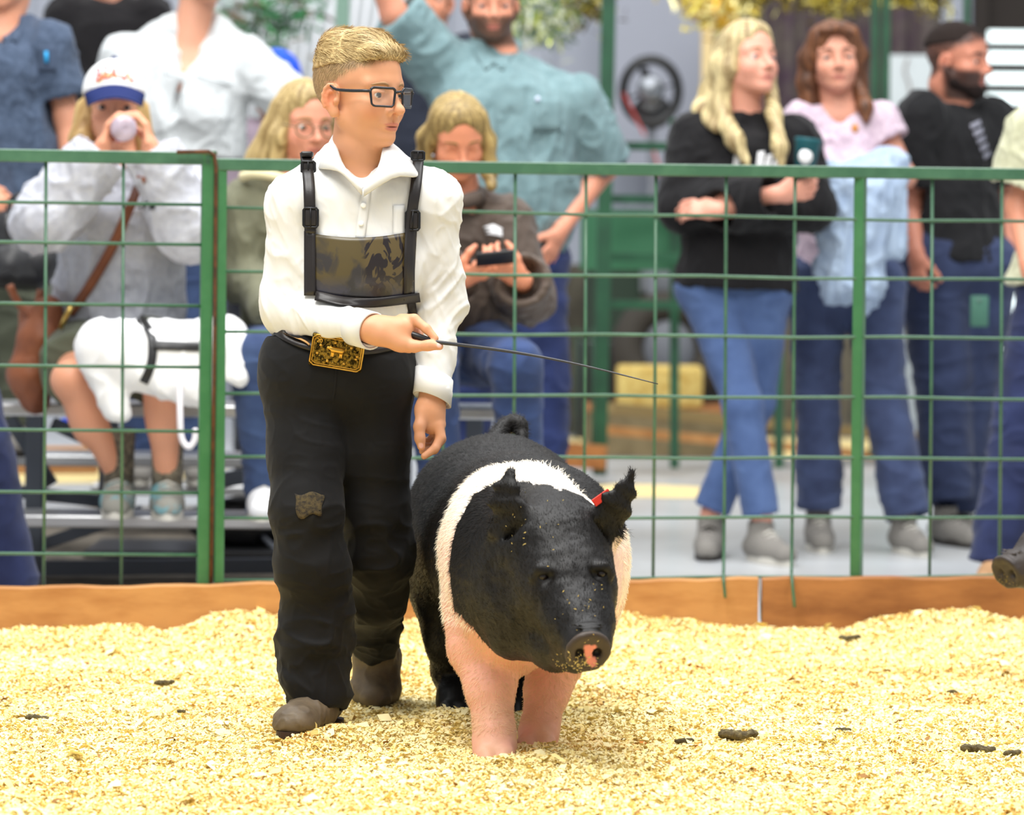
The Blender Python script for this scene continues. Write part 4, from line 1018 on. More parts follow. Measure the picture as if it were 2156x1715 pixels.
def mixc(fac, lo, hi, a_, b_):
    r = nt.nodes.new('ShaderNodeMapRange'); r.inputs['From Min'].default_value = lo; r.inputs['From Max'].default_value = hi; nt.links.new(fac, r.inputs['Value'])
    mx = nt.nodes.new('ShaderNodeMix'); mx.data_type = 'RGBA'; nt.links.new(r.outputs['Result'], mx.inputs['Factor'])
    for s_, v_ in (('A', a_), ('B', b_)):
        if isinstance(v_, tuple): mx.inputs[s_].default_value = (*v_, 1)
        else: nt.links.new(v_, mx.inputs[s_])
    return mx.outputs['Result']
sep = nt.nodes.new('ShaderNodeSeparateXYZ'); nt.links.new(tc.outputs['Object'], sep.inputs[0])
c_a = mixc(nz(16, .8, (1, 1, 1)), .44, .56, rgb(84, 72, 40), rgb(52, 48, 46))
c_b = mixc(nz(26, 2.6, (1, 1, .6), 2), .50, .54, rgb(90, 76, 44), rgb(32, 24, 24))
bib_x = cast(bvh, 766, 560, 0)[0] - ORG[boy.name][0]
c_c = mixc(sep.outputs['X'], bib_x - .006, bib_x + .006, c_a, c_b)
c_d = mixc(sep.outputs['Z'], B(0, 612)[2], B(0, 570)[2], mixc(nz(30, .6, (1, 1, 1)), .45, .62, rgb(66, 64, 74), rgb(44, 40, 38)), c_c)
nt.links.new(c_d, bs.inputs['Base Color'])
rows = []
for i_ in range(16):
    t_ = i_ / 15; xl = 642 + 8 * t_; xr = 878 - 8 * t_ * 1.0; row = []
    for j_ in range(22):
        s_ = j_ / 21; x = xl + (xr - xl) * s_; yt = 489 + 13 * math.sin(math.pi * s_) - 4 * s_; yb = 612 + 22 * s_ ** .7 + 4 * math.sin(math.pi * s_); row.append((x, yt + (yb - yt) * t_))
    rows.append(row)
obj('harness_bib', patch(rows, .007, .004), CAMO, boy)
obj('side_panel', patch([[(x, y) for x in (640, 648, 656, 664)] for y in np.linspace(486, 622, 12)], .010, .003), STRAP, boy)
def buckle(cx, cy, w, h):
    p = cast(bvh, cx, cy, .016)
    if p is None: p = cast(bvh, cx, cy + 14, .016)
    if p is None: p = W(cx, cy, BZ - .02)
    w, h = w * .00097 / 2, h * .00097 / 2
    P = [p + np.array([x * w, 0, z * h]) for x, z in ((-1, -.8), (-.8, -1), (.8, -1), (1, -.8), (1, .8), (.8, 1), (-.8, 1), (-1, .8))]
    b_ = obj('buckle', tube(P, .0024, 8, True), BKL, boy); obj('leather_keeper', box(p + np.array([0, .003, 0]), (w * .82, .003, h * .86), bev=.002), STRAP, b_); obj('prong', tube([p + np.array([0, -.002, -h]), p + np.array([0, -.003, h])], .0013, 6), BKL, b_)
st1 = patch(strip([(643, 320), (650, 380), (652, 440), (653, 492)], 24, 18), .010, .004); obj('harness_strap', st1, STRAP, boy)
st2 = patch(strip([(882, 322), (876, 390), (868, 440), (864, 500), (862, 560), (862, 632)], 23, 22), .011, .004); obj('harness_strap', st2, STRAP, boy)
obj('waist_strap', patch(strip([(664, 622), (720, 634), (780, 638), (840, 632), (884, 626)], 20, 20), .013, .004), STRAP, boy)
obj('strap_end', patch(strip([(866, 634), (868, 652), (870, 672)], 18, 8), .008, .004), STRAP, boy)
buckle(654, 458, 30, 40); buckle(869, 464, 28, 40); buckle(649, 338, 28, 24); buckle(880, 328, 26, 18)
for (x, y) in ((646, 322), (881, 324)):
    p = cast(bvh, x, y + 16, .012)
    if p is None: p = W(x, y + 16, BZ)
    obj('strap_loop', box(p + np.array([0, .012, .013]), (.0125, .016, .006), bev=.004), STRAP, boy)

# jeans
JEAN = M('black_denim', rgb(10, 9, 10), rough=.75, spec=.25, var=(5, rgb(15, 14, 14), .4, .7), bump=(1300, .3, .0006), sheen=.05)
S = Sdf()
S.cap(B(652, 752), B(768, 752, .01), .090, None, .04); S.cap(B(650, 790), B(774, 790, .01), .094, None, .05)
S.chain([B(640, 820), B(644, 950, -.03), B(648, 1075, -.08), B(655, 1180, -.08), B(668, 1290, -.05), B(662, 1365, -.06), B(670, 1430, -.07), B(671, 1530, -.08)], [.086, .074, .068, .070, .066, .072, .060, .056], .03)
S.chain([B(782, 820, .01), B(786, 950, .02), B(790, 1085, .03), B(796, 1160, .05), B(793, 1250, .13), B(791, 1325, .25), B(789, 1400, .33)], [.080, .070, .067, .070, .060, .049, .042], .03)
S.cut(B(671, 1494, -.08), (.05, -.25, -1), .10); S.cap(B(671, 1480, -.08), B(671, 1560, -.08), .046, None, .003, 's')
dl = nrm(B(789, 1400, .33) - B(791, 1325, .25)); S.cut(B(790, 1362, .285), dl, .085); S.cap(B(790, 1352, .275), B(789, 1410, .34), .0355, None, .003, 's')
S.cut(B(712, 700), (-.06, 0, 1), .25); S.cap(B(665, 690), B(760, 690), .078, None, .004, 's')
V, F = S.mesh(.004, 1)
zz_ = V[:, 2]; low = sstep(B(0, 1200)[2], B(0, 1400)[2], zz_); kn = np.exp(-((zz_ - B(0, 1160)[2]) / .09) ** 2); top_ = .25 + .3 * sstep(B(0, 950)[2], B(0, 800)[2], zz_) * 0
V, F = crumple(V, F, .010, 7.5, 11, (.85, .85, 1.35), .7, np.clip(.3 + .9 * low + .6 * kn, 0, 1.2))
V, F = crumple(V, F, .0028, 20, 15, (.8, .8, 1.1), .9, np.clip(.35 + .8 * low + .5 * kn, 0, 1.1))
jeans = obj('jeans', (V, F), JEAN, boy); bvj = BVHTree.FromPolygons(V.tolist(), F.tolist())
PATCH = M('worn_patch', rgb(84, 72, 48), rough=.95, var=(120, rgb(40, 38, 36), .4, .65), bump=(600, .6, .002))
rp = []
for i_ in range(9):
    t_ = i_ / 8; xl = 620 + 6 * t_ + 3 * math.sin(7 * t_); xr = 683 - 8 * t_ + 4 * math.sin(9 * t_); rp.append([(xl + (xr - xl) * j_ / 8, 1038 + 4 * math.sin(j_) + (52 - 8 * (j_ / 8)) * t_) for j_ in range(9)])
obj('worn_patch', patch(rp, .0028, .001, bvj), PATCH, boy, label='tan worn spot on the right knee')
obj('fly_seam', patch(strip([(708, 770), (706, 810), (700, 850)], 5, 10, 3), .0018, .001, bvj), JEAN, boy)
# belt and buckle
BELT = M('belt_leather', rgb(26, 20, 18), rough=.4, spec=.5); GOLD = M('gold_plate', rgb(150, 122, 52), rough=.32, metal=.9, var=(150, rgb(40, 32, 12), .40, .58), bump=(240, .9, .004)); GOLDP = M('gold_polished', rgb(206, 160, 70), rough=.3, metal=.85)
rows = strip([(583, 690), (610, 706), (650, 722), (710, 732), (790, 730), (848, 716)], 30, 26)
obj('belt', patch(rows, .006, .004, bvj), BELT, boy)
obj('belt_edging', patch(strip([(580, 690), (606, 703), (640, 716), (652, 726)], 4, 12, 3), .009, .002, bvj), M('tan_leather', rgb(196, 150, 92), rough=.5), boy)
pc = cast(bvj, 710, 742, .014); pc = pc + np.array([0, -.004, 0]); tl_ = math.radians(-9)
ex = np.array([math.cos(tl_), 0, math.sin(tl_)]); ez = np.array([-math.sin(tl_), -.22, math.cos(tl_)]); ez = nrm(ez); ey = np.cross(ez, ex)
bk = obj('belt_buckle', box(pc, (.054, .0035, .0335), np.array([ex, ey, ez]), .003, 2), GOLD, boy)
def loop2(w, h, off, r): 
    P = [pc - ey * off + ex * x * w + ez * z * h for x, z in ((-1, -.8), (-.85, -1), (.85, -1), (1, -.8), (1, .8), (.85, 1), (-.85, 1), (-1, .8))]; return tube(P, r, 6, True)
sg = -1 if np.dot(ey, (0, 1, 0)) < 0 else 1; ey = ey * sg
obj('rope_edge', loop2(.052, .0315, .0038, .0016), GOLDP, bk); obj('rope_edge', loop2(.048, .0275, .0038, .0010), GOLDP, bk)
# raised pig on the buckle
S = Sdf(); q0 = pc - ey * .0045 + ez * .006
S.cap(q0 - ex * .009, q0 + ex * .009, .0056, .0060, .003); S.cap(q0 - ex * .012 + ez * .002, q0 - ex * .020 + ez * .003, .0046, .0026, .002)
for a_ in (-.010, -.006, .007, .011): S.cap(q0 + ex * a_, q0 + ex * (a_ - .001) - ez * .0145, .0022, .0014, .002)
S.cap(q0 - ex * .013 + ez * .004, q0 - ex * .0145 + ez * .008, .0016, .001, .001); S.cap(q0 + ex * .014 + ez * .003, q0 + ex * .018 + ez * .006, .001, .0008, .001)
obj('raised_pig', S.mesh(.0011), GOLDP, bk)
def text(s_, size, ext=.0006):
    cu = bpy.data.curves.new('t', 'FONT'); cu.body = s_; cu.size = size; cu.extrude = ext; cu.align_x = 'CENTER'; cu.align_y = 'CENTER'
    o = bpy.data.objects.new('t', cu); COL.objects.link(o); dg = bpy.context.evaluated_depsgraph_get(); me = bpy.data.meshes.new_from_object(o.evaluated_get(dg))
    V = np.array([v.co for v in me.vertices]).reshape(-1, 3); F = [list(p.vertices) for p in me.polygons]; bpy.data.objects.remove(o); bpy.data.curves.remove(cu); return V, F
def text_on(name, s_, size, c, ex_, ez_, mat, parent, ext=.0006, bend=None):
    V, F = text(s_, size, ext); n_ = np.cross(ex_, ez_)
    P = np.asarray(c) + V[:, :1] * ex_ + V[:, 1:2] * ez_ + V[:, 2:] * n_
    if bend is not None: P = bend(P)
    return obj(name, (P, F), mat, parent, smooth=False)
text_on('raised_number', '20', .012, pc - ey * .0045 - ex * .038 + ez * .020, ex, ez, GOLDP, bk)
for k_ in range(22):
    a_ = k_ / 22 * 2 * math.pi; p = pc - ey * .004 + ex * .041 * math.cos(a_) + ez * (.021 * math.sin(a_)); obj('raised_scroll', ball(p, (.0035, .0018, .0028), None, 8, 6), GOLDP if k_ % 3 == 0 else GOLD, bk)
# boots
BOOT = M('boot_leather', rgb(104, 90, 70), rough=.55, spec=.4, var=(22, rgb(80, 68, 54), .4, .68), bump=(90, .25, .002)); BSOLE = M('boot_sole', rgb(58, 42, 34), rough=.6)
S = Sdf(); a0 = B(672, 1478, -.07); zf = .006
heel = np.array([a0[0] + .012, a0[1] + .05, .0]); toe = np.array([W(603, 1530, 6.86)[0], 6.83, 0.]); d_ = nrm(toe - heel); s_ = np.array([-d_[1], d_[0], 0]); z3 = np.array([0, 0, 1.])
LB = np.linalg.norm(toe - heel)
S.cap(heel + z3 * .045, heel + d_ * LB * .40 + z3 * .045, .036, .036, .02); S.cap(heel + d_ * LB * .35 + z3 * .036, heel + d_ * LB * .78 + z3 * .030, .037, .031, .03, flat=(s_, 1.25)); S.cap(heel + d_ * LB * .75 + z3 * .029, heel + d_ * (LB - .026) + z3 * .026, .029, .023, .02, flat=(s_, 1.45))
S.cap(heel + d_ * .05 + z3 * .06, heel + d_ * .03 + z3 * .17, .036, .038, .03); S.cut(heel + z3 * .012, -z3, .4)
V, F = S.mesh(.0032); V, F = crumple(V, F, .0022, 22, 2, (1, 1, 1), .9); bo = obj('boot', (V, F), BOOT, boy)
def outline(base, dv, sv, nv, L_, w1, w2, th, n=36):
    o_ = []
    for t_ in np.linspace(0, 2 * math.pi, n, endpoint=False):
        x = math.copysign(abs(math.cos(t_)) ** .7, math.cos(t_)); y = math.copysign(abs(math.sin(t_)) ** .8, math.sin(t_)); o_.append(base + dv * (L_ * .47 + L_ * .52 * x) + sv * y * (w1 if x < 0 else w1 + (w2 - w1) * x))
    o_ = np.array(o_); V = np.vstack([o_, o_ + nv * th]); return V, [[i_, (i_ + 1) % n, n + (i_ + 1) % n, n + i_] for i_ in range(n)] + [list(range(n))[::-1], list(range(n, 2 * n))]
obj('boot_sole', outline(heel - d_ * .03 + z3 * .001, d_, s_, z3, LB + .034, .044, .040, .013), BSOLE, boy, smooth=False)
# rear boot, heel lifted, toe pressed into the shavings
an2 = B(792, 1385, .31); toe2 = np.array([B(803, 0, .27)[0], BZ + .235, .004]); ball2 = toe2 + np.array([-.004, .050, .030])
S = Sdf(); d2 = nrm(ball2 - an2)
S.cap(B(790, 1330, .255), an2, .036, .041, .02); S.cap(an2 + np.array([0, .01, 0]), ball2, .042, .043, .03, flat=((1, 0, 0), 1.10)); S.cap(ball2, toe2 + np.array([0, .006, .020]), .041, .026, .025, flat=((1, 0, 0), 1.2)); S.cap(an2, an2 + np.array([0, .055, -.03]), .036, .034, .03)
V, F = S.mesh(.0032); V, F = crumple(V, F, .0028, 18, 6, (1, 1, 1), .9); obj('boot', (V, F), BOOT, boy)
n3 = nrm(np.cross((1, 0, 0), d2)); n3 = n3 if n3[1] > 0 else -n3
obj('boot_sole', outline(an2 + n3 * .045 - d2 * .03, nrm(toe2 + np.array([0, .01, .0]) - an2 - n3 * .036), np.array([1., 0, 0]), n3, np.linalg.norm(toe2 - an2) + .02, .036, .041, .010), BSOLE, boy, smooth=False)

# the whip, held in the right hand
WH = M('whip_black', rgb(44, 44, 48), rough=.4, spec=.5)
w0 = B(842, 694, hd - .002); w1 = B(912, 719, hd - .024); w2 = W(1385, 808, 6.55)
Pw = [w0, w1] + [w1 + (w2 - w1) * t_ + np.array([0, 0, .010 * math.sin(math.pi * t_)]) for t_ in np.linspace(.1, 1, 14)]
wh = obj('show_whip', tube(Pw, [.0045, .0042] + list(np.linspace(.0038, .0010, 14)), 10), WH); tag(wh, 'thin black show whip held out in the right hand of the boy', 'whip')
obj('grip', tube([B(836, 692, hd), w1], .0062, 10), BLACK, wh)
# ================================================================== the pig
EY = []
def pig_sdf():
    S = Sdf(); G = W
    # barrel along the spine
    ax = nrm(np.array([.06, -.6, 0])); lt = np.array([-ax[1], ax[0], 0]); lt = lt if lt[0] > 0 else -lt; z3 = np.array([0, 0, 1.]); R = np.array([ax, lt, z3])
    O = np.array([.012, 7.0, 0]); at = lambda f, l, z: O + ax * f + lt * l + z3 * z
    S.ell(at(-.30, -.012, .385), (.24, .187, .200), R, .05); S.ell(at(-.02, 0, .372), (.36, .184, .192), R, .08); S.ell(at(.22, .012, .375), (.22, .180, .188), R, .06)
    S.ell(at(.30, -.05, .30), (.13, .10, .16), R, .06); S.ell(at(.24, .085, .31), (.12, .09, .15), R, .06)
    S.ell(at(-.36, -.095, .33), (.15, .10, .19), R, .06); S.ell(at(-.36, .09, .33), (.15, .10, .19), R, .06)
    # neck and head
    S.cap(at(.34, .02, .40), G(1150, 1150, 6.56), .150, .118, .06)
    S.ell(G(1092, 1235, 6.58), (.098, .12, .125), None, .06); S.ell(G(1215, 1215, 6.58), (.085, .12, .115), None, .06)
    S.ell(G(1165, 1150, 6.50), (.088, .085, .092), None, .05)
    hx = nrm(np.array([.93, .36, .0])); hd_ = nrm(G(1240, 1372, 6.22) - G(1170, 1165, 6.45)); hn = nrm(np.cross(hx, hd_)); hx = np.cross(hd_, hn)
    if hn[1] > 0: hn = -hn
    S.chain([G(1172, 1170, 6.47), G(1196, 1240, 6.41), G(1220, 1310, 6.33), G(1236, 1352, 6.27)], [.100, .086, .060, .046], .03)
    S.ell(G(1116, 1285, 6.50), (.066, .08, .075), None, .05); S.ell(G(1238, 1262, 6.50), (.048, .07, .062), None, .05)
    S.chain([G(1118, 1330, 6.50), G(1170, 1362, 6.42), G(1212, 1392, 6.30)], [.052, .040, .021], .03)
    S.ell(G(1066, 1352, 6.52), (.022, .03, .024), None, .03); S.ell(G(1090, 1332, 6.52), (.04, .05, .035), None, .03)
    # brows and eyes
    v0, f0 = S.mesh(.007, 1); bv0 = BVHTree.FromPolygons(v0.tolist(), f0.tolist()); EY.clear()
    for (ex_, ey_) in ((1143, 1212), (1266, 1206)):
        eY = cast(bv0, ex_, ey_, 0)[1] + .004; EY.append((ex_, ey_, eY))
    for (ex_, ey_, eY) in EY:
        S.ell(G(ex_, ey_ + 1, eY - .006), (.020, .012, .013), None, .016, 's'); S.ell(G(ex_, ey_, eY + .011), (.0150, .0145, .0135), None, .006)
        o_ = -1 if ex_ < 1200 else 1; S.chain([G(ex_ + o_ * 20, ey_ - 2, eY + .010), G(ex_ + o_ * 6, ey_ - 14, eY + .003), G(ex_ - o_ * 14, ey_ - 10, eY + .004)], [.005, .0065, .005], .016); S.chain([G(ex_ + o_ * 18, ey_ + 8, eY + .010), G(ex_, ey_ + 15, eY + .006), G(ex_ - o_ * 16, ey_ + 12, eY + .006)], [.004, .005, .004], .014)
        S.ell(G(ex_ + 2, ey_ + 2, eY - .004), (.0095, .012, .0036), None, .002, 's')
    # snout disc with rim and nostrils
    nd = nrm(np.array([.26, -.88, -.40])); sc_ = G(1238, 1371, 6.222); a_, b_, _ = frame(nd)
    S.cap(G(1232, 1345, 6.28), sc_, .041, .039, .015); S.cut(sc_ + nd * .004, nd, .06)
    rp = [sc_ + a_ * .0365 * math.cos(t_) + b_ * .0335 * math.sin(t_) for t_ in np.linspace(0, 2 * math.pi, 19)]
    for i_ in range(18): S.cap(rp[i_], rp[i_ + 1], .0062, None, .006)
    for k_ in range(2): S.cap(sc_ - nd * (.018 + .012 * k_) + b_ * .040 - a_ * .026, sc_ - nd * (.018 + .012 * k_) + b_ * .040 + a_ * .026, .0035, None, .006)
    for x_ in (-1, 1): S.ell(sc_ + nd * .004 + a_ * x_ * .0165 - b_ * .002, (.0085, .0125, .0095), None, .005, 's')
    S.cap(sc_ - b_ * .040 - nd * .004 - a_ * .03, sc_ - b_ * .039 - nd * .0 + a_ * .022, .0022, .0022, .003, 's')
    # ears, thin cups with curled tips
    def ear(P, r, wv, ra, inner):
        fl = (nrm(wv), ra); S.chain([G(*p) for p in P], r, .012, 'u', fl)
        Q = [G(p[0] + inner[0], p[1] + inner[1], p[2] + inner[2]) for p in P[:-1]]; S.chain(Q, [x * .72 for x in r[:-1]], .006, 's', (nrm(wv), ra * .80))
    ear([(1092, 1176, 6.49), (1080, 1122, 6.465), (1068, 1062, 6.46), (1067, 1024, 6.462), (1078, 986, 6.470)], [.0170, .0148, .0105, .0062, .0032], (.90, -.42, -.05), 3.3, (9, 4, -.026))
    ear([(1236, 1150, 6.50), (1268, 1104, 6.48), (1298, 1062, 6.47), (1320, 1028, 6.472), (1332, 990, 6.478)], [.0170, .0145, .0100, .0062, .0032], (.72, .25, -.55), 2.9, (6, 4, -.026))
    for c_ in ((1052, 1140, 6.50), (1288, 1120, 6.49)): S.ell(G(*c_), (.016, .012, .028), None, .012)
    # legs
    S.chain([G(1002, 1280, 6.76), G(1008, 1360, 6.70), G(1032, 1450, 6.645), G(1040, 1530, 6.615), G(1041, 1572, 6.60), G(1043, 1600, 6.575)], [.066, .056, .043, .034, .035, .038], .03)
    S.chain([G(1178, 1310, 6.86), G(1170, 1385, 6.83), G(1152, 1455, 6.80), G(1138, 1520, 6.77), G(1133, 1550, 6.755), G(1129, 1572, 6.735)], [.070, .052, .040, .031, .032, .033], .03)
    S.chain([at(-.36, -.10, .28), G(966, 1340, 7.30), G(955, 1410, 7.36), G(958, 1470, 7.27), G(958, 1500, 7.24)], [.10, .070, .043, .033, .036], .03)
    S.chain([at(-.34, .09, .28), G(1112, 1330, 7.34), G(1104, 1410, 7.40), G(1098, 1470, 7.32), G(1096, 1495, 7.29)], [.10, .065, .042, .032, .035], .03)
    # cleft hooves
    for (x_, y_, Y_) in ((1043, 1600, 6.545), (1129, 1574, 6.705)):
        for s_ in (-1, 1): S.cap(G(x_ + s_ * 20, y_ - 10, Y_ + .01), G(x_ + s_ * 17 + 3, y_ + 6, Y_ - .012), .020, .0125, .008)
        S.cap(G(x_ + 1, y_ - 12, Y_ - .022), G(x_ + 2, y_ + 14, Y_ - .035), .0035, None, .004, 's')
    for (x_, y_, Y_) in ((958, 1502, 7.215), (1096, 1498, 7.265)):
        for s_ in (-1, 1): S.cap(G(x_ + s_ * 14, y_ - 8, Y_), G(x_ + s_ * 13, y_ + 6, Y_ - .02), .019, .014, .008)
    # tail, curled above the rump
    T = [G(1030, 950, 7.40), G(1050, 914, 7.45), G(1072, 892, 7.47), G(1092, 890, 7.46), G(1099, 910, 7.45), G(1098, 930, 7.43)]
    S.chain(list(spline(T, 14)), list(np.linspace(.019, .009, 14)), .012)
    return S, at, ax, lt, O, sc_, nd, a_, b_
S, at, ax_, lt_, O_, sn_c, sn_d, sn_a, sn_b = pig_sdf()
PV, PF = S.mesh(.0044, 1); PN = normals(PV, PF)
PV = PV + PN * (.0012 * fbm(PV * 60, 2))[:, None]
# jowl and neck creases
def band_mask(V):
    f = (V - O_) @ ax_; l = (V - O_) @ lt_; z = V[:, 2]; n_ = .010 * vnoise(V * 26) + .010 * vnoise(V * 70)
    hi = np.interp(l, [-.22, -.16, -.114, -.037, .031, .079, .14, .2], [.30, .325, .315, .37, .50, .557, .60, .62]) + n_
    lo = np.interp(l, [-.22, -.16, -.12, -.08, -.026, .047, .097, .139, .2], [.17, .17, .11, .12, .25, .356, .47, .51, .53]) + n_
    m = (f > lo) & (f < hi) & (z > .24) & (V[:, 1] > np.where(V[:, 0] > W(1190, 0, 6.5)[0], 6.520 - .06 * sstep(.42, .36, z), 6.44))
    m = m | ((l > .122) & (f > .24) & (f < .56) & (z > .27) & (z < .44) & (V[:, 1] > 6.475))
    zt = np.interp(l, [-.2, -.16, -.113, -.055, .0, .05, .12, .2], [.30, .283, .246, .224, .20, .226, .235, .30]) + n_ * .4
    legs = (z < zt) & (f > .03) & ((V[:, 1] > 6.57) | (z < .14)) & (V[:, 1] < 7.0)
    return m | legs, z
WH_, zz_ = band_mask(PV)
blk = np.array(rgb(13, 11, 10)); brn = np.array(rgb(28, 23, 18)); wht = np.array(rgb(248, 238, 226)); pnk = np.array(rgb(224, 156, 134))
def pig_color(V, wm):
    t_ = np.clip(.5 + .5 * fbm(V * 9, 3), 0, 1)[:, None] * .5; C = blk * (1 - t_) + brn * t_
    p_ = sstep(.50, .38, V[:, 2])[:, None]; p_ = np.maximum(p_ * .55, sstep(.34, .26, V[:, 2])[:, None] * .9); w_ = wht * (1 - p_) + pnk * p_
    dirt = sstep(.15, .05, V[:, 2])[:, None] * np.clip(.5 + .6 * vnoise(V * 30), 0, 1)[:, None] * .5; w_ = w_ * (1 - dirt) + np.array(rgb(206, 172, 122)) * dirt
    C = np.where(wm[:, None], w_, C)
    g = sstep(.50, .30, V[:, 2])[:, None]
    return C
PC = pig_color(PV, WH_)
# snout: dark disc with a pink patch between the nostrils
q_ = PV - sn_c; on = (q_ @ sn_d > -.004) & (np.linalg.norm(q_, axis=1) < .05); u_, v_ = q_ @ sn_a, q_ @ sn_b
if sn_a[0] < 0: u_ = -u_
pk = on & (np.linalg.norm(q_, axis=1) < .031) & (((u_ - .004 - .25 * (-.004 - v_)) ** 2 / .010 ** 2 + (v_ + .008) ** 2 / .022 ** 2 < 1) & (u_ > -.008) | ((np.abs(v_ - .010) < .006) & (u_ > -.010) & (u_ < .012)))
PC[on] = np.array(rgb(66, 56, 48)); PC[pk] = np.array(rgb(214, 132, 118))
for x_ in (-1, 1):
    m_ = np.linalg.norm(PV - (sn_c + sn_a * x_ * .0165 - sn_b * .002 - sn_d * .002), axis=1) < .011; PC[m_] = np.array(rgb(20, 14, 12))
PIGM = M('pig_hide', (.1, .1, .1), rough=.5, spec=.26, attr=True, bump=(420, .25, .0015))
BRIST = M('bristle', (.1, .1, .1), rough=.55, spec=.22, attr=True)
pig = empty('pig', (0.03, 6.9, 0.0), 'black pig with white band and pink front legs walking in front of the boy', 'pig')
obj('body', (PV, PF), PIGM, pig, col=PC)
PEYE = M('pig_eye', rgb(22, 14, 11), rough=.3, spec=.4)
for (ex_, ey_, eY) in EY: obj('eye', ball(W(ex_, ey_ + 1, eY + .0035), .0092), PEYE, pig)
def bristles(n, V, F, N, C, parent, lmin=.010, lmax=.018):
    t_ = np.random.randint(0, len(F), n); bw = np.random.rand(n, 2); b4 = V[F[t_]]
    P = b4[:, 0] * ((1 - bw[:, 0]) * (1 - bw[:, 1]))[:, None] + b4[:, 1] * (bw[:, 0] * (1 - bw[:, 1]))[:, None] + b4[:, 2] * (bw[:, 0] * bw[:, 1])[:, None] + b4[:, 3] * ((1 - bw[:, 0]) * bw[:, 1])[:, None]
    n0 = N[F[t_, 0]]; c0 = C[F[t_, 0]]
    ok_ = np.ones(n, bool)
    for q_ in EY: ok_ &= np.linalg.norm(P - W(q_[0], q_[1], q_[2]), axis=1) > .017
    ok_ &= (P[:, 2] > .05) & (np.linalg.norm(P - sn_c, axis=1) > .055); P, n0, c0 = P[ok_], n0[ok_], c0[ok_]; n = len(P)
    back = np.tile(-ax_, (n, 1)) * .75 + np.array([0, 0, -.55]) + np.random.randn(n, 3) * .22
    fh = (P[:, 1] < 6.56) & (P[:, 2] > .2); back[fh] = -nrm(np.array([.15, -.7, -.75])) + np.random.randn(fh.sum(), 3) * .25
    d = back - n0 * (back * n0).sum(1)[:, None]; d /= np.linalg.norm(d, axis=1)[:, None] + 1e-9; d = d + n0 * (.22 + .2 * np.random.rand(n))[:, None]
    ln = (lmin + (lmax - lmin) * np.random.rand(n))[:, None]; wt = (c0.mean(1) > .3); ln[wt] *= 1.25; ln[P[:, 2] < .24] *= .5; ln[fh] *= .5
    s_ = np.cross(d, n0); s_ /= np.linalg.norm(s_, axis=1)[:, None] + 1e-9; w_ = .00042
    e_ = P + d * ln - n0 * ln * .12; mid = P + d * ln * .5
    V2 = np.stack([P - s_ * w_, P + s_ * w_, mid + s_ * w_ * .8, mid - s_ * w_ * .8, e_], 1).reshape(-1, 3); k_ = np.arange(n)[:, None] * 5
    tri = np.concatenate([k_ + np.array([[0, 1, 2]]), k_ + np.array([[0, 2, 3]]), k_ + np.array([[3, 2, 4]])])
    cc = np.where(wt[:, None], np.array(rgb(250, 238, 216)), c0 * (.7 + .9 * np.random.rand(n))[:, None]); cc[wt & (P[:, 2] < .25)] = np.array(rgb(226, 184, 150))
    return obj('bristles', (V2, tri), BRIST, parent, kind='stuff', smooth=False, col=np.repeat(cc, 5, axis=0))
bristles(75000, PV, PF, PN, PC, pig)
# longer hair fringes on the ears
def fringe(P0, P1, n, d, l):
    t_ = np.random.rand(n)[:, None]; P = np.array(P0) * (1 - t_) + np.array(P1) * t_ + np.random.randn(n, 3) * .004; dd = np.array(d) + np.random.randn(n, 3) * .35; dd /= np.linalg.norm(dd, axis=1)[:, None]
    ln = (l * (.5 + np.random.rand(n)))[:, None]; s_ = np.cross(dd, (0, 1, 0)); s_ /= np.linalg.norm(s_, axis=1)[:, None]; w_ = .0005
    V2 = np.stack([P - s_ * w_, P + s_ * w_, P + dd * ln], 1).reshape(-1, 3); return V2, np.arange(n)[:, None] * 3 + np.arange(3)
fr = [fringe(W(1040, 1090, 6.48), W(1045, 1160, 6.50), 160, (-.5, -.2, -.3), .014), fringe(W(1308, 1110, 6.47), W(1268, 1150, 6.49), 220, (.8, 0, -.6), .020), fringe(W(1320, 1020, 6.475), W(1332, 996, 6.485), 60, (.0, 0, 1), .012), fringe(W(1066, 1020, 6.475), W(1080, 992, 6.485), 60, (.1, 0, 1), .010)]
V2 = np.vstack([a_ for a_, b_ in fr]); n_ = 0; F2 = []
for a_, b_ in fr: F2.append(b_ + n_); n_ += len(a_)
obj('ear_fringe', (V2, np.vstack(F2)), BRIST, pig, kind='stuff', smooth=False, col=np.array(rgb(30, 26, 24)))
# ear tag and shavings stuck to the snout and face
obj('ear_tag', box(W(1267, 1047, 6.462), (.019, .0020, .0075), np.array([nrm((.80, .1, .58)), nrm((-.1, .99, 0)), nrm((-.58, 0, .80))]), .001, 1), M('red_tag', rgb(206, 52, 36), rough=.4), pig, smooth=False, label='red tag clipped in the left ear')
bvp = BVHTree.FromPolygons(PV.tolist(), PF.tolist()); bits = []; rs = np.random.RandomState(4)
for k_ in range(150):
    if k_ < 95: x_, y_ = 1215 + rs.randn() * 26, 1396 + rs.randn() * 12
    elif k_ < 125: x_, y_ = 1235 + rs.randn() * 38, 1290 + rs.randn() * 45
    else: x_, y_ = rs.choice([1080, 1110, 1168, 1100, 1150]) + rs.randn() * 8, 1100 + rs.randn() * 50
    p = cast(bvp, x_, y_, .0012)
    if p is None or p[1] > 6.62: continue
    a_ = rs.randn(3); a_[1] *= .3; a_ = nrm(a_); b_ = nrm(np.cross(a_, (0, 1, 0))); l = .0012 + .0022 * rs.rand(); bits.append((np.array([p - a_ * l, p + b_ * l * .35, p + a_ * l, p - b_ * l * .35]), [[0, 1, 2, 3]]))
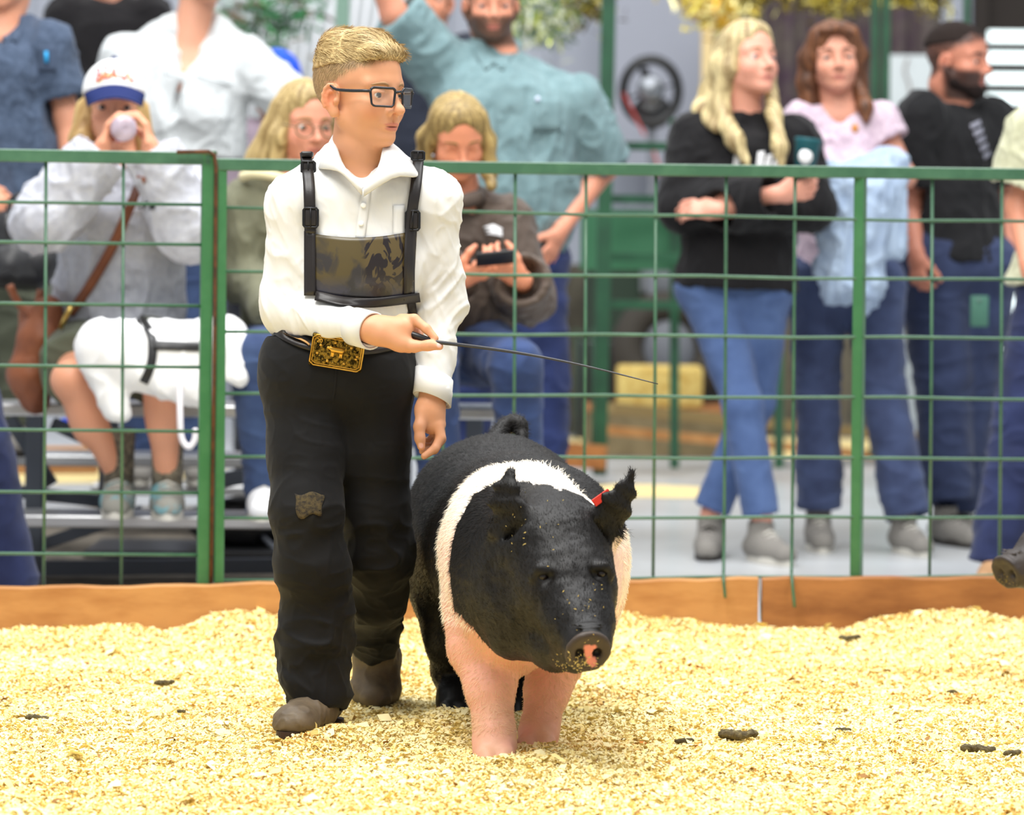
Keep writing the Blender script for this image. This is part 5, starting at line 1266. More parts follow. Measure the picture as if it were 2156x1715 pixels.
obj('stuck_shavings', join(*bits), M('stuck_shaving', rgb(222, 196, 120), rough=.8), pig, smooth=False, kind='stuff')
# second pig, all dark, whose snout comes into the picture at the right
rot = math.radians(-68); tgt = W(2120, 1205, 7.80)
pig2 = empty('pig', (0.03, 6.9, 0.0), 'dark pig at the right edge with only its snout in view', 'pig')
HM = M('dark_hide', rgb(54, 46, 42), rough=.5, spec=.4, var=(16, rgb(36, 30, 28), .4, .7), bump=(420, .3, .002))
VB, FB_ = PV[:, :], PF
obj('body', (VB, FB_), HM, pig2); obj('eye', ball(W(EY[0][0], EY[0][1], EY[0][2] + .0035), .0092), PEYE, pig2); obj('eye', ball(W(EY[1][0], EY[1][1], EY[1][2] + .0035), .0092), PEYE, pig2)
C2 = np.tile(np.array(rgb(44, 38, 34)), (len(PV), 1)); bristles(12000, PV, PF, PN, C2, pig2)
obj('muddy_shavings', join(*[(b_[0], b_[1]) for b_ in bits[:80]]), M('stuck_shaving_dull', rgb(150, 130, 70), rough=.8), pig2, smooth=False, kind='stuff')
rel = sn_c - np.array([.03, 6.9, 0]); cr, sr = math.cos(rot), math.sin(rot); rr = np.array([rel[0] * cr - rel[1] * sr, rel[0] * sr + rel[1] * cr, 0])
pig2.rotation_euler = (0, 0, rot); pig2.location = Vector((tgt[0] - rr[0], tgt[1] - rr[1], 0.0))
# ================================================================== the people behind the fence
SHOE_G = M('grey_shoe', rgb(128, 124, 118), rough=.8, bump=(300, .4, .002)); SOLE_W = M('pale_sole', rgb(206, 202, 192), rough=.7); SOLE_D = M('dark_sole', rgb(50, 46, 42), rough=.7)
def joints(Z, **k): return {n: W(v[0], v[1], Z + (v[2] if len(v) > 2 else 0)) for n, v in k.items()}
def person(lab, Z, J, H, skin=(226, 170, 140), g=1.0, top=None, bottom=None, hands=None, res=.005, legs=True, lips=(186, 100, 96), beard=None, mouth=1., blush=.22, base=None, shirtkw={}, pantkw={}, wr=(.008, 9), pr=(.007, 8), face=True, group=None, detail=True, stub=None):
    pv = (J['hipL'] + J['hipR']) / 2
    r = empty('person', (pv[0], pv[1], SLAB) if base is None else base, lab, 'person', group)
    V, F = figure_body(J, H, g, legs, detail, hands, mouth=mouth, squint=.8).mesh(res, 1)
    obj('body', (V, F), SKIN, r, col=head_color(V, H, skin, lips, blush, beard, stub))
    bv = None
    if top is not None:
        V, F = shirt_sdf(J, H, g, **shirtkw).mesh(.007, 1); V, F = crumple(V, F, wr[0], wr[1], len(lab), (1, 1, .7), .7); V, F = crumple(V, F, wr[0] * .4, wr[1] * 2.3, len(lab) + 3, (1, 1, .7), .7)
        s = obj('shirt', (V, F), top, r); bv = BVHTree.FromPolygons(V.tolist(), F.tolist())
    if bottom is not None:
        V, F = pants_sdf(J, g, **pantkw).mesh(.007, 1); V, F = crumple(V, F, pr[0], pr[1], len(lab) + 9, (.8, .8, 1.3), .8); obj('trousers', (V, F), bottom, r)
    return r, bv
def hnd(wr, d, n, side, **k): return dict(wr=wr, d=d, n=n, side=side, **k)

# ---- seated girl with cap, drinking from a bottle
Z = 9.9
J = joints(Z, shL=(150, 408), shR=(378, 412), elL=(92, 462, -.30), wrL=(214, 318, -.30), elR=(396, 480, -.26), wrR=(318, 318, -.30), hipL=(190, 735, .1), hipR=(305, 735, .1), knL=(150, 800, -.32), knR=(340, 790, -.36), anL=(250, 1000, -.24), anR=(352, 1012, -.28))
H = Head(W(240, 230, Z), yaw=8, pitch=2, sc=1.10)
bt0 = H.w(.006, .100, -.060); bt1 = W(262, 270, Z - .36)
ha = [hnd(J['wrL'], bt1 + np.array([-.05, .07, .02]) - J['wrL'], (1, .1, .1), (0, .3, 1), sc=.95, curl=(30, 50, 40)), hnd(J['wrR'], bt1 + np.array([.05, .07, .02]) - J['wrR'], (-1, .1, .1), (0, .3, 1), sc=.95, curl=(30, 50, 40))]
SWG = cloth('light_grey_fleece', (192, 194, 202), var=(40, rgb(178, 180, 190), .4, .6))
OLV = cloth('olive_cotton', (92, 96, 80))
r1, bv1 = person('person in grey sweatshirt and white cap drinking from a bottle on the bleacher', Z, J, H, (222, 158, 126), 1.0, SWG, OLV, ha, shirtkw=dict(loose=.036, hem=W(240, 690, Z), fore=1.0, upper=1.08), pantkw=dict(length=.36, loose=.03), wr=(.014, 8))
eye_parts(H, r1, (70, 60, 50)); brows(H, r1, (110, 84, 60), .003)
long_hair(H, r1, (150, 116, 70), (206, 176, 118), [([H.w(-.07, -.01, 0), H.w(-.085, .0, -.08), W(188, 330, Z - .02)], [.03, .03, .018]), ([H.w(.07, -.02, 0), H.w(.08, -.01, -.08), W(306, 330, Z)], [.026, .024, .016])], top=(.071, .090, .079))
CAPW = M('cap_white', rgb(240, 240, 240), rough=.85); CAPB = M('cap_blue', rgb(18, 34, 88), rough=.8)
S = Sdf(); S.ell(H.w(0, -.016, .044), np.array((.082, .102, .088)) * H.s, H.R, .01); S.cut(H.w(0, 0, .040), -H.R[2] + H.R[1] * .12, .3)
S.ell(H.w(0, -.016, .034), np.array((.074, .094, .080)) * H.s, H.R, .004, 's')
cap = obj('cap', S.mesh(.004), CAPW, r1)
def brim(Hd, z0=.054, ln=.066, wd=.078, drop=.014, th=.004, tip=.038):
    V = []; n1, n2 = 8, 16
    for s_ in (0, 1):
        for i in range(n1 + 1):
            for j in range(n2 + 1):
                a_ = math.pi * (j / n2 - .5); x = wd * math.sin(a_) * (1 - .1 * i / n1); y = .070 + (.02 + .0) * math.cos(a_) + ln * (i / n1) * math.cos(a_) ** .55 - .0 if abs(math.cos(a_)) > 1e-6 else .07
                V.append(Hd.w(x, y, z0 - drop * (x / wd) ** 2 * 1.6 - tip * i / n1 + s_ * th))
    m_ = (n1 + 1) * (n2 + 1); F = []
    for s_ in (0, 1):
        for i in range(n1):
            for j in range(n2):
                q = [i * (n2 + 1) + j, i * (n2 + 1) + j + 1, (i + 1) * (n2 + 1) + j + 1, (i + 1) * (n2 + 1) + j]; q = [x + s_ * m_ for x in q]; F.append(q if s_ else q[::-1])
    e_ = n1 * (n2 + 1)
    for j in range(n2): F.append([e_ + j, e_ + j + 1, e_ + j + 1 + m_, e_ + j + m_])
    return np.array(V), F
obj('brim', brim(H), CAPB, cap); obj('top_button', ball(H.w(0, -.016, .133), .009), CAPB, cap)
RED = M('red_thread', rgb(206, 48, 66), rough=.7)
cme = cap.data; bvc = BVHTree.FromPolygons([np.array(v.co) + ORG[cap.name] for v in cme.vertices], [list(p.vertices) for p in cme.polygons])
V, F = text('BEXUL', 1.0, 0.0); V = V / (V[:, 0].max() - V[:, 0].min()); Pz = []
cm = H.w(0, .09, .085); dcm = cm - CAM; cpx = CX + FPX * (dcm @ _r) / (dcm @ _f); cpy = CY - FPX * (dcm @ _u) / (dcm @ _f)
for v in V:
    p = cast(bvc, cpx + v[0] * 84, cpy - 2 - v[1] * 112 + 26 * v[0] ** 2, .004); Pz.append(p if p is not None else H.w(0, .06, .08))
n_ = len(Pz); Pz = np.array(Pz); obj('lettering', (np.vstack([Pz, Pz + [0, .004, 0]]), [list(q) for q in F] + [[i + n_ for i in q][::-1] for q in F]), RED, cap, smooth=False)
BOT = M('clear_bottle', rgb(214, 206, 226), rough=.08, spec=.6, alpha=.55)
bd = nrm(bt1 - bt0); Lb = np.linalg.norm(bt1 - bt0)
bo_ = obj('water_bottle', lathe([(0, 0), (.012, 0), (.013, .03), (.034, .07), (.036, Lb - .012), (.030, Lb), (.0, Lb - .008)], bt0, bd, 24), BOT); tag(bo_, 'clear plastic bottle with red label held to the mouth of the capped girl', 'bottle')
obj('label', lathe([(.0368, .10), (.0372, .101), (.0372, .165), (.0368, .166)], bt0, bd, 24), M('red_label', rgb(216, 60, 70), rough=.5), bo_)
MARK = M('black_print', rgb(30, 32, 40), rough=.8)
def decal(bv, pts, mat, parent, name='print', off=.004, th=.001, sub=6):
    """flat print: a quad given by four photo points laid on the cloth"""
    a, b, c, d = [np.array(p, float) for p in pts]; rows = [[(a + (b - a) * j / sub) * (1 - i / sub) + (d + (c - d) * j / sub) * (i / sub) for j in range(sub + 1)] for i in range(sub + 1)]
    return obj(name, patch(rows, off, th, bv), mat, parent)
decal(bv1, [(293, 440), (306, 424), (314, 424), (303, 441)], MARK, r1, off=.006); decal(bv1, [(312, 440), (318, 426), (327, 426), (326, 440)], MARK, r1, off=.006)
SOCK = cloth('camouflage_sock', (140, 130, 112), var=(60, rgb(90, 84, 74), .42, .58)); SHT = M('teal_grey_shoe', rgb(140, 138, 130), rough=.8, var=(16, rgb(112, 158, 166), .5, .6))
for a_, t_ in (('anL', (.05, -1)), ('anR', (.1, -1))):
    n_ = J[a_]; obj('sock', tube([n_ + np.array([0, 0, -.02]), n_ + np.array([0, 0, .05]), n_ + np.array([0, .0, .13])], [.043, .044, .048], 14), SOCK, r1); shoe(r1, n_ + np.array([0, 0, .0]), t_, SHT, SOLE_W, L=.25, gz=.216)
# brown shoulder bag
LTH = M('brown_leather', rgb(142, 84, 54), rough=.5, spec=.4, var=(10, rgb(112, 62, 40), .4, .7))
S = Sdf(); S.chain([W(104, 650, Z - .04), W(84, 715, Z - .04), W(64, 790, Z - .04), W(72, 836, Z - .04)], [.040, .058, .062, .045], .03, 'u', ((0, 1, 0), 1.25)); S.cap(W(60, 660, Z), W(80, 720, Z), .03, .05, .04)
V, F = S.mesh(.006); V, F = crumple(V, F, .006, 12, 4); bag = obj('shoulder_bag', (V, F), LTH); tag(bag, 'brown leather shoulder bag hanging beside the capped girl', 'bag')
obj('strap', patch(strip([(298, 372), (272, 440), (236, 520), (190, 600), (146, 662)], 20, 22), .012, .004, bv1), LTH, bag)
obj('clasp', tube([W(150, 645, Z - .2), W(138, 668, Z - .19), W(128, 690, Z - .17)], .008, 8), M('brass', rgb(190, 160, 90), metal=.9, rough=.3), bag)
obj('strap', tube(spline([W(20, 600, Z - .05), W(40, 640, Z - .04), W(72, 665, Z - .05), W(86, 610, Z - .04)], 12), .012, 8), LTH, bag)
# white jacket over the laps, black edged, and the white crook
WJ = cloth('white_jacket_cloth', (246, 246, 246)); S = Sdf()
S.cap(W(210, 715, Z - .40), W(275, 735, Z - .42), .060, .075, .04); S.cap(W(215, 745, Z - .42), W(246, 868, Z - .44), .050, .030, .04, flat=((1, 0, 0), 1.3)); S.cap(W(265, 760, Z - .44), W(285, 775, Z - .44), .055, None, .03)
S.cap(W(345, 740, Z - .42), W(430, 745, Z - .40), .060, None, .04); S.cap(W(345, 800, Z - .43), W(420, 815, Z - .42), .058, None, .04); S.cap(W(330, 700, Z - .36), W(430, 712, Z - .34), .040, None, .04)
S.cap(W(440, 715, Z - .38), W(540, 760, Z - .34), .060, .045, .04); S.cap(W(480, 700, Z - .3), W(500, 790, Z - .40), .05, .03, .04)
V, F = S.mesh(.006); V, F = crumple(V, F, .012, 11, 8); bvw = BVHTree.FromPolygons(V.tolist(), F.tolist())
jk = obj('white_jacket', (V, F), WJ); tag(jk, 'white jacket with black edging lying over the knees of the capped girl', 'jacket')
for P in ([(292, 668), (312, 690), (322, 722), (318, 770), (302, 806)], [(322, 726), (370, 728), (440, 730)]): obj('piping', patch(strip(P, 19, 18, 4), .005, .003, bvw), BLACK, jk)
ck = obj('white_crook', tube(spline([W(378, 800, Z - .5), W(379, 870, Z - .52), W(381, 915, Z - .52), W(389, 935, Z - .52), W(400, 940, Z - .52), (W(410, 925, Z - .52)), W(411, 910, Z - .52)], 24), .0085, 10), M('white_plastic', rgb(240, 236, 240), rough=.3)); tag(ck, 'white hooked handle hanging below the white jacket beside the gate post', 'handle')
obj('tip', ball(W(411, 908, Z - .52), .0095), ck.data.materials[0], ck)

# ---- man in blue shirt, standing on the bleacher foot plank
Z = 10.85
J = joints(Z, shL=(-110, 92), shR=(104, 100), elL=(-120, 250, -.02), wrL=(-40, 390, -.18), elR=(142, 250), wrR=(150, 380, -.05), hipL=(-60, 470), hipR=(45, 470), knL=(-62, 690, -.05), knR=(44, 690, -.05), anL=(-60, 897, 0), anR=(44, 897, 0))
H = Head(W(10, -62, Z), yaw=-10, pitch=-10, sc=1.16)
ha = [hnd(J['wrL'], (.55, -.1, -.5), (0, .5, -.5), (1, 0, .3), curl=(20, 30, 20)), hnd(J['wrR'], (0, 0, -1), (-1, 0, 0), (0, -1, 0))]
r2, bv2 = person('man in slate blue short sleeved shirt standing at the upper left, head out of frame', Z, J, H, (214, 150, 120), 1.12, cloth('slate_blue_cotton', (74, 87, 108), var=(60, rgb(62, 75, 95), .4, .6)), OLV, ha, shirtkw=dict(sleeve=.44, loose=.024, hem=W(0, 520, Z), vneck=.12), pantkw=dict(loose=.02), wr=(.010, 9))
obj('pocket_pen', tube([cast(bv2, 97, 108, .012), cast(bv2, 98, 132, .012)], .006, 8), M('cyan_pen', rgb(40, 160, 220), rough=.3), r2)
decal(bv2, [(80, 96), (118, 96), (118, 150), (82, 150)], cloth('pocket_blue', (64, 76, 96)), r2, 'pocket', .005, .002)
for x in (-1, 1): obj('collar', patch(strip([(20 + x * 24, 30), (22 + x * 16, 56), (22 + x * 4, 86)], 22, 8, 4), .006, .003, bv2), cloth('slate_blue_cotton', (0, 0, 0)), r2)
for a_ in ('anL', 'anR'): shoe(r2, J[a_], (.05, -1), SHOE_G, SOLE_D)
S = Sdf(); S.cap(W(20, 480, Z - .28), W(66, 480, Z - .28), .055, None, .02); S.cap(W(14, 555, Z - .28), W(70, 555, Z - .28), .075, None, .03)
V, F = S.mesh(.007); V, F = crumple(V, F, .008, 11, 3); t_ = obj('black_bag', (V, F), M('black_nylon', rgb(40, 40, 42), rough=.35, spec=.5)); tag(t_, 'shiny black bag held in front of the man in the blue shirt', 'bag')
obj('handle', tube(spline([W(15, 470, Z - .28), W(25, 418, Z - .26), W(55, 418, Z - .26), W(66, 470, Z - .28)], 14), .009, 8), BLACK, t_)

# ---- woman in white pullover
Z = 11.7
J = joints(Z, shL=(262, 128), shR=(520, 134), elL=(212, 270, .02), wrL=(250, 400, -.12), elR=(596, 205, -.05), wrR=(690, 240, -.10), hipL=(300, 470), hipR=(420, 470), knL=(300, 740), knR=(418, 740), anL=(300, 960), anR=(418, 960))
H = Head(W(432, -68, Z - .02), yaw=28, pitch=-6, sc=1.14)
ha = [hnd(J['wrL'], (.5, -.2, -.5), (0, .5, -.5), (0, -1, 0)), hnd(J['wrR'], (1, -.1, -.1), (0, 0, -1), (0, -1, .2))]
PULL = cloth('white_knit', (202, 206, 207), bump=(220, .5, .003))
r3, bv3 = person('woman in white v-neck pullover standing behind the capped girl, her face above the frame', Z, J, H, (214, 156, 128), 1.12, PULL, denim('mid_denim', (64, 82, 118), (48, 62, 96)), ha, shirtkw=dict(loose=.026, hem=W(350, 322, Z), vneck=.34, vw=.085, bust=1.2, fore=1.0), wr=(.012, 7))
eye_parts(H, r3); long_hair(H, r3, (110, 90, 70), (150, 128, 100), [])
obj('chest_pocket_seam', patch(strip([(345, 152), (372, 158), (400, 152), (440, 166), (490, 178)], 4, 14, 3), .004, .002, bv3), cloth('knit_seam', (206, 212, 214)), r3)  # seam strip in a slightly paler knit
for a_ in ('anL', 'anR'): shoe(r3, J[a_], (.05, -1), SHOE_G, SOLE_W)

# ---- glimpsed figures behind
def glimpse(lab, px, top_y, Z, skin, top, bottom, sc=1.12, hair=((60, 48, 40), (90, 70, 56)), yaw=0, ws=105, floor_y=None, lift=0):
    q = 640 * (11.4 / Z) / 640; e = lambda y: top_y + y * q * 1.0
    J = joints(Z, shL=(px - ws * q, e(215)), shR=(px + ws * q, e(215)), elL=(px - (ws + 22) * q, e(400)), wrL=(px - (ws + 5) * q, e(545), -.1), elR=(px + (ws + 22) * q, e(400)), wrR=(px + (ws + 5) * q, e(545), -.1), hipL=(px - 55 * q, e(560)), hipR=(px + 55 * q, e(560)), knL=(px - 56 * q, e(820)), knR=(px + 56 * q, e(820)), anL=(px - 56 * q, e(1075)), anR=(px + 56 * q, e(1075)))
    H = Head(W(px, e(85), Z), yaw=yaw, sc=sc)
    ha = [hnd(J['wr' + s], (0, -.2, -1), (0, 1, 0), (0, -1, 0)) for s in 'LR']
    r, bv = person(lab, Z, J, H, skin, 1.08, top, bottom, ha, res=.006, shirtkw=dict(loose=.026))
    long_hair(H, r, hair[0], hair[1], []); eye_parts(H, r)
    for a_ in ('anL', 'anR'): shoe(r, J[a_], (0, -1), SHOE_G, SOLE_D)
    return r, H
glimpse('person in black standing behind the blue shirted man and the white pullover', 228, -150, 13.4, (190, 130, 104), cloth('deep_black', (24, 22, 24)), cloth('dark_trousers', (40, 42, 50)))
rb, Hb = glimpse('person in bright blue cap half hidden behind the white pullover', 576, 112, 13.6, (170, 112, 84), cloth('dull_mauve', (150, 134, 146)), cloth('dark_trousers', (40, 42, 50)), yaw=-30, ws=80)
CAPR = M('cap_royal', rgb(36, 84, 214), rough=.8); S = Sdf(); S.ell(Hb.w(0, -.016, .044), np.array((.084, .104, .092)) * Hb.s, Hb.R, .01); S.cut(Hb.w(0, 0, .018), -Hb.R[2] + Hb.R[1] * .12, .3); S.ell(Hb.w(0, -.016, .034), np.array((.075, .095, .082)) * Hb.s, Hb.R, .004, 's'); cb = obj('cap', S.mesh(.005), CAPR, rb); obj('brim', brim(Hb), CAPR, cb)
glimpse('person in dark navy behind the raised arm of the teal shirted man', 905, -72, 13.2, (206, 140, 110), cloth('dark_navy', (38, 42, 54)), cloth('dark_trousers', (40, 42, 50)), ws=95)

# ---- blonde woman with glasses
Z = 9.97
J = joints(Z, shL=(524, 432), shR=(720, 430), elL=(510, 580, -.02), wrL=(590, 660, -.22), elR=(735, 570), wrR=(690, 660, -.22), hipL=(580, 735, .1), hipR=(690, 735, .1), knL=(545, 755, -.42), knR=(690, 760, -.42), anL=(560, 1040, -.36), anR=(690, 1040, -.36))
H = Head(W(640, 262, Z), yaw=26, pitch=-8, sc=1.12)
ha = [hnd(J['wrL'], (.8, -.3, -.2), (0, 0, -1), (0, -1, 0)), hnd(J['wrR'], (-.8, -.3, -.2), (0, 0, -1), (0, -1, 0))]
KH = cloth('khaki_fleece', (112, 112, 92))
r4, bv4 = person('blonde woman in khaki jacket and thin glasses seated behind the boy', Z, J, H, (222, 154, 128), 1.02, KH, denim('mid_denim', (64, 82, 118), (48, 62, 96)), ha, shirtkw=dict(loose=.030, hem=W(620, 700, Z)), wr=(.010, 9))
eye_parts(H, r4, (70, 84, 70), (.1, 1, -.25)); brows(H, r4, (150, 116, 70))
long_hair(H, r4, (124, 102, 60), (204, 180, 126), [([H.w(-.062, .0, .04), H.w(-.078, .0, -.03), W(560, 330, Z - .02), W(520, 352, Z)], [.036, .042, .050, .020]), ([H.w(-.05, -.04, .0), H.w(-.07, -.03, -.09), W(560, 352, Z)], [.04, .05, .04]), ([H.w(.066, -.01, .02), H.w(.076, .0, -.07), W(720, 350, Z)], [.03, .035, .03])], bangs=False)
GLT = M('glasses_brown', rgb(110, 96, 70), rough=.4)
g4 = obj('glasses', tube([H.w(-.010, .098, .004), H.w(.010, .098, .004)], .0022, 6), GLT, r4)
for x in (-1, 1):
    obj('rim', tube([H.w(x * .034 + .024 * math.cos(t), .094 - .3 * abs(.024 * math.cos(t)) * (1 if x * math.cos(t) > 0 else 0), -.004 + .019 * math.sin(t)) for t in np.linspace(0, 2 * math.pi, 18, endpoint=False)], .0024, 6, True), GLT, g4)
    obj('temple', tube([H.w(x * .058, .086, .002), H.w(x * .074, .03, .004), H.w(x * .078, -.01, .006)], .002, 6), GLT, g4)
obj('collar', tube(spline([W(510, 372, Z - .05), W(540, 366, Z - .10), W(590, 374, Z - .12), W(640, 392, Z - .13)], 14), [.014] * 14, 10), cloth('cream_fleece', (222, 212, 170)), r4)
for a_ in ('anL', 'anR'): shoe(r4, J[a_], (.0, -1), M('white_shoe', rgb(226, 226, 228), rough=.6) if a_ == 'anL' else bpy.data.materials['white_shoe'], SOLE_W, L=.25, gz=.216)

# ---- girl bent over her phone
Z = 9.9
J = joints(Z, shL=(886, 468), shR=(1058, 470), elL=(868, 610, -.02), wrL=(962, 590, -.30), elR=(1106, 625, -.04), wrR=(1098, 588, -.30), hipL=(900, 735, .1), hipR=(1010, 735, .1), knL=(905, 765, -.42), knR=(1085, 765, -.38), anL=(930, 1040, -.32), anR=(1105, 1040, -.24))
H = Head(W(962, 288, Z - .06), yaw=14, pitch=-30, roll=4, sc=1.10)
ha = [hnd(J['wrL'], (.75, -.35, .30), (.3, .4, .6), (-.2, -.3, .9), sc=.95, curl=(35, 45, 30)), hnd(J['wrR'], (-.65, -.35, .35), (-.3, .4, .6), (.2, -.3, .9), sc=.95, curl=(35, 45, 30))]
BRJ = cloth('brown_shell', (88, 76, 68), rough=.6, bump=(60, .3, .004))
r5, bv5 = person('blonde girl in brown jacket bent over her phone on the bleacher', Z, J, H, (226, 150, 118), .96, BRJ, denim('blue_denim', (56, 74, 116), (42, 56, 92)), ha, shirtkw=dict(loose=.034, hem=W(980, 720, Z), fore=1.05), pantkw=dict(loose=.014), wr=(.011, 10))
brows(H, r5, (150, 112, 66))
long_hair(H, r5, (104, 84, 48), (190, 164, 106), [([H.w(-.05, .02, .07), H.w(-.076, .0, .0), H.w(-.080, .01, -.07), W(888, 330, Z - .05)], [.022, .026, .024, .014]), ([H.w(.05, .03, .07), H.w(.072, .03, .0), H.w(.078, .04, -.07), W(1036, 392, Z - .1)], [.022, .024, .024, .016])], top=(.070, .089, .079), bangs=False)
obj('earring', ball(W(912, 328, Z - .12), .006), STEEL, r5)
obj('collar', tube(spline([W(915, 410, Z - .04), W(960, 425, Z - .12), W(1010, 415, Z - .05)], 10), .022, 10), BRJ, r5)
for k_ in range(3): decal(bv5, [(1016 + k_ * 3, 478 + k_ * 7), (1038 + k_ * 6, 471 + k_ * 6), (1058, 480 + k_ * 7), (1058, 484 + k_ * 7)], M('white_print', rgb(236, 236, 238), rough=.7) if k_ == 0 else bpy.data.materials['white_print'], r5, 'logo_arc', .006)
ph = obj('phone', box(W(1044, 543, Z - .38), (.055, .030, .004), np.array([nrm((.97, -.05, .1)), nrm((0, .8, -.6)), nrm((0, .6, .8))]), .003, 2), BLACK); tag(ph, 'dark phone held sideways by the bent blonde girl', 'phone')
obj('screen', box(W(1044, 543, Z - .38) + np.array([0, .0026, .0036]), (.050, .026, .001), np.array([nrm((.97, -.05, .1)), nrm((0, .8, -.6)), nrm((0, .6, .8))])), M('screen_glass', rgb(150, 160, 160), rough=.1), ph, smooth=False)
for a_ in ('anL', 'anR'): shoe(r5, J[a_], (.05, -1), SHOE_G, SOLE_W, L=.25, gz=.216)

# ---- big man in teal shirt, one arm raised, hand in pocket
Z = 11.4
J = joints(Z, shL=(940, 150, .02), shR=(1208, 218), elL=(830, 30, -.06), wrL=(765, -120, -.12), elR=(1272, 352, .06), wrR=(1180, 486, -.12), hipL=(985, 545), hipR=(1110, 545), knL=(985, 800), knR=(1140, 800), anL=(985, 1040), anR=(1150, 1040))
H = Head(W(1034, 10, Z - .02), yaw=6, pitch=-6, sc=1.16)
ha = [hnd(J['wrR'], (-.35, -.15, -.8), (-.6, .5, 0), (-.6, -.5, 0), curl=(12, 20, 15), thumb=(.6, .2)), hnd(J['wrL'], (-.1, 0, 1), (0, 1, 0), (1, 0, 0), curl=(60, 70, 50))]
TEAL = cloth('teal_cotton', (122, 148, 152), var=(30, rgb(112, 138, 142), .4, .6))
r6, bv6 = person('big bearded man in teal shirt with one arm raised and a hand in his pocket', Z, J, H, (216, 148, 120), 1.22, TEAL, denim('indigo_denim', (46, 58, 104), (34, 44, 80)), ha, beard=(84, 62, 50), shirtkw=dict(sleeve=.60, loose=.030, hem=W(1060, 515, Z), fore=1.05, upper=1.05), pantkw=dict(loose=.02), wr=(.014, 7))
S = Sdf(); 
eye_parts(H, r6); long_hair(H, r6, (84, 64, 50), (110, 86, 66), [], res=.007)
for x in (-1, 1): obj('collar', patch(strip([(1046 + x * 44, 82 - (x < 0) * 6), (1040 + x * 26, 112), (1040 + x * 6, 140)], 30, 8, 4), .006, .003, bv6), TEAL, r6)
obj('chest_pocket', patch([[(1122 + j_ * 12, 206 + i_ * 14) for j_ in range(6)] for i_ in range(6)], .006, .003, bv6), TEAL, r6); obj('pocket_snap', lathe([(0, 0), (.008, 0), (.008, .003), (0, .004)], cast(bv6, 1132, 208, .010), (0, -1, 0), 12), M('pearl_snap', rgb(220, 226, 250), rough=.1, spec=.8), r6)
obj('placket', patch(strip([(1040, 140), (1034, 260), (1030, 400), (1040, 500)], 22, 14, 3), .004, .002, bv6), TEAL, r6)
ee = J['elR']; dd = nrm(J['elR'] - J['shR']); obj('rolled_cuff', tube([ee - dd * .025, ee - dd * .008, ee + dd * .012], [.079, .083, .080], 18), TEAL, r6)
for a_ in ('anL', 'anR'): shoe(r6, J[a_], (.05, -1), SHOE_G, SOLE_D)

# ---- long haired blonde in black sweatshirt, arms and ankles crossed
Z = 11.05
J = joints(Z, shL=(1466, 290), shR=(1668, 296), elL=(1432, 438, -.04), wrL=(1640, 408, -.26), elR=(1706, 436, -.04), wrR=(1508, 442, -.20), hipL=(1490, 600), hipR=(1605, 600), knL=(1562, 850, -.10), knR=(1590, 845, .04), anL=(1604, 1092, -.12), anR=(1496, 1080, .04))
H = Head(W(1574, 132, Z - .01), yaw=36, pitch=10, roll=-2, sc=1.16)
ha = [hnd(J['wrL'], (.85, -.2, .12), (-.2, .9, .3), (0, .2, 1), sc=.95, curl=(35, 45, 30)), hnd(J['wrR'], (-.9, .2, .05), (.2, .7, -.4), (0, 0, 1), sc=.95, curl=(25, 30, 20))]
BSW = cloth('black_fleece', (23, 22, 24))
r7, bv7 = person('long haired blonde woman in black sweatshirt and blue jeans with arms crossed', Z, J, H, (224, 160, 138), 1.02, BSW, denim('light_denim', (84, 106, 150), (66, 86, 128)), ha, shirtkw=dict(loose=.030, hem=W(1545, 606, Z), sleeve=.97, bust=1.0, fore=1.0), pantkw=dict(loose=.006, length=.985, hemr=.058, knee=.95), wr=(.010, 8), pr=(.003, 9))
eye_parts(H, r7, (90, 110, 120), (.1, 1, .05)); brows(H, r7, (150, 116, 80), .0026)
q7 = lambda x, y, dz=0: W(x, y, Z + dz)
long_hair(H, r7, (128, 104, 68), (226, 208, 156), [([H.w(-.060, .015, .055), H.w(-.071, .0, -.02), q7(1512, 222, -.05), q7(1548, 295, -.15), q7(1574, 346, -.18)], [.020, .027, .030, .026, .010]), ([H.w(-.06, -.04, .0), q7(1496, 190, .02), q7(1476, 232, .0), q7(1506, 270, -.10)], [.038, .034, .026, .016]),
    ([H.w(.060, .012, .05), H.w(.068, .006, -.03), q7(1630, 240, -.08), q7(1642, 310, -.17), q7(1646, 350, -.18)], [.018, .020, .022, .022, .010])], face=.054, bangs=False)
for k_ in range(3): decal(bv7, [(1596 + k_ * 18, 320 + k_ * 6), (1610 + k_ * 18, 318 + k_ * 6), (1606 + k_ * 16, 352), (1592 + k_ * 16, 352)], bpy.data.materials['white_print'], r7, 'lettering', .007)
decal(bv7, [(1546, 326), (1560, 324), (1556, 350), (1544, 350)], bpy.data.materials['white_print'], r7, 'lettering', .007)
shoe(r7, J['anL'] + np.array([0, 0, .012]), (.42, -.9), SHOE_G, SOLE_W, L=.26); shoe(r7, J['anR'] + np.array([0, 0, .012]), (-.12, -1), SHOE_G, SOLE_D, L=.26)
tb = W(1697, 330, Z - .30); tu = obj('tumbler', lathe([(0, -.055), (.030, -.055), (.040, .045), (.043, .052), (.040, .058), (0, .056)], tb, nrm((.12, 0, 1)), 22), M('teal_cup', rgb(28, 84, 92), rough=.5)); tag(tu, 'teal cup with round white emblem held by the blonde woman with crossed arms', 'cup')
obj('emblem', ball(tb + np.array([-.004, -.031, .0]), (.022, .012, .024)), bpy.data.materials['white_print'], tu)

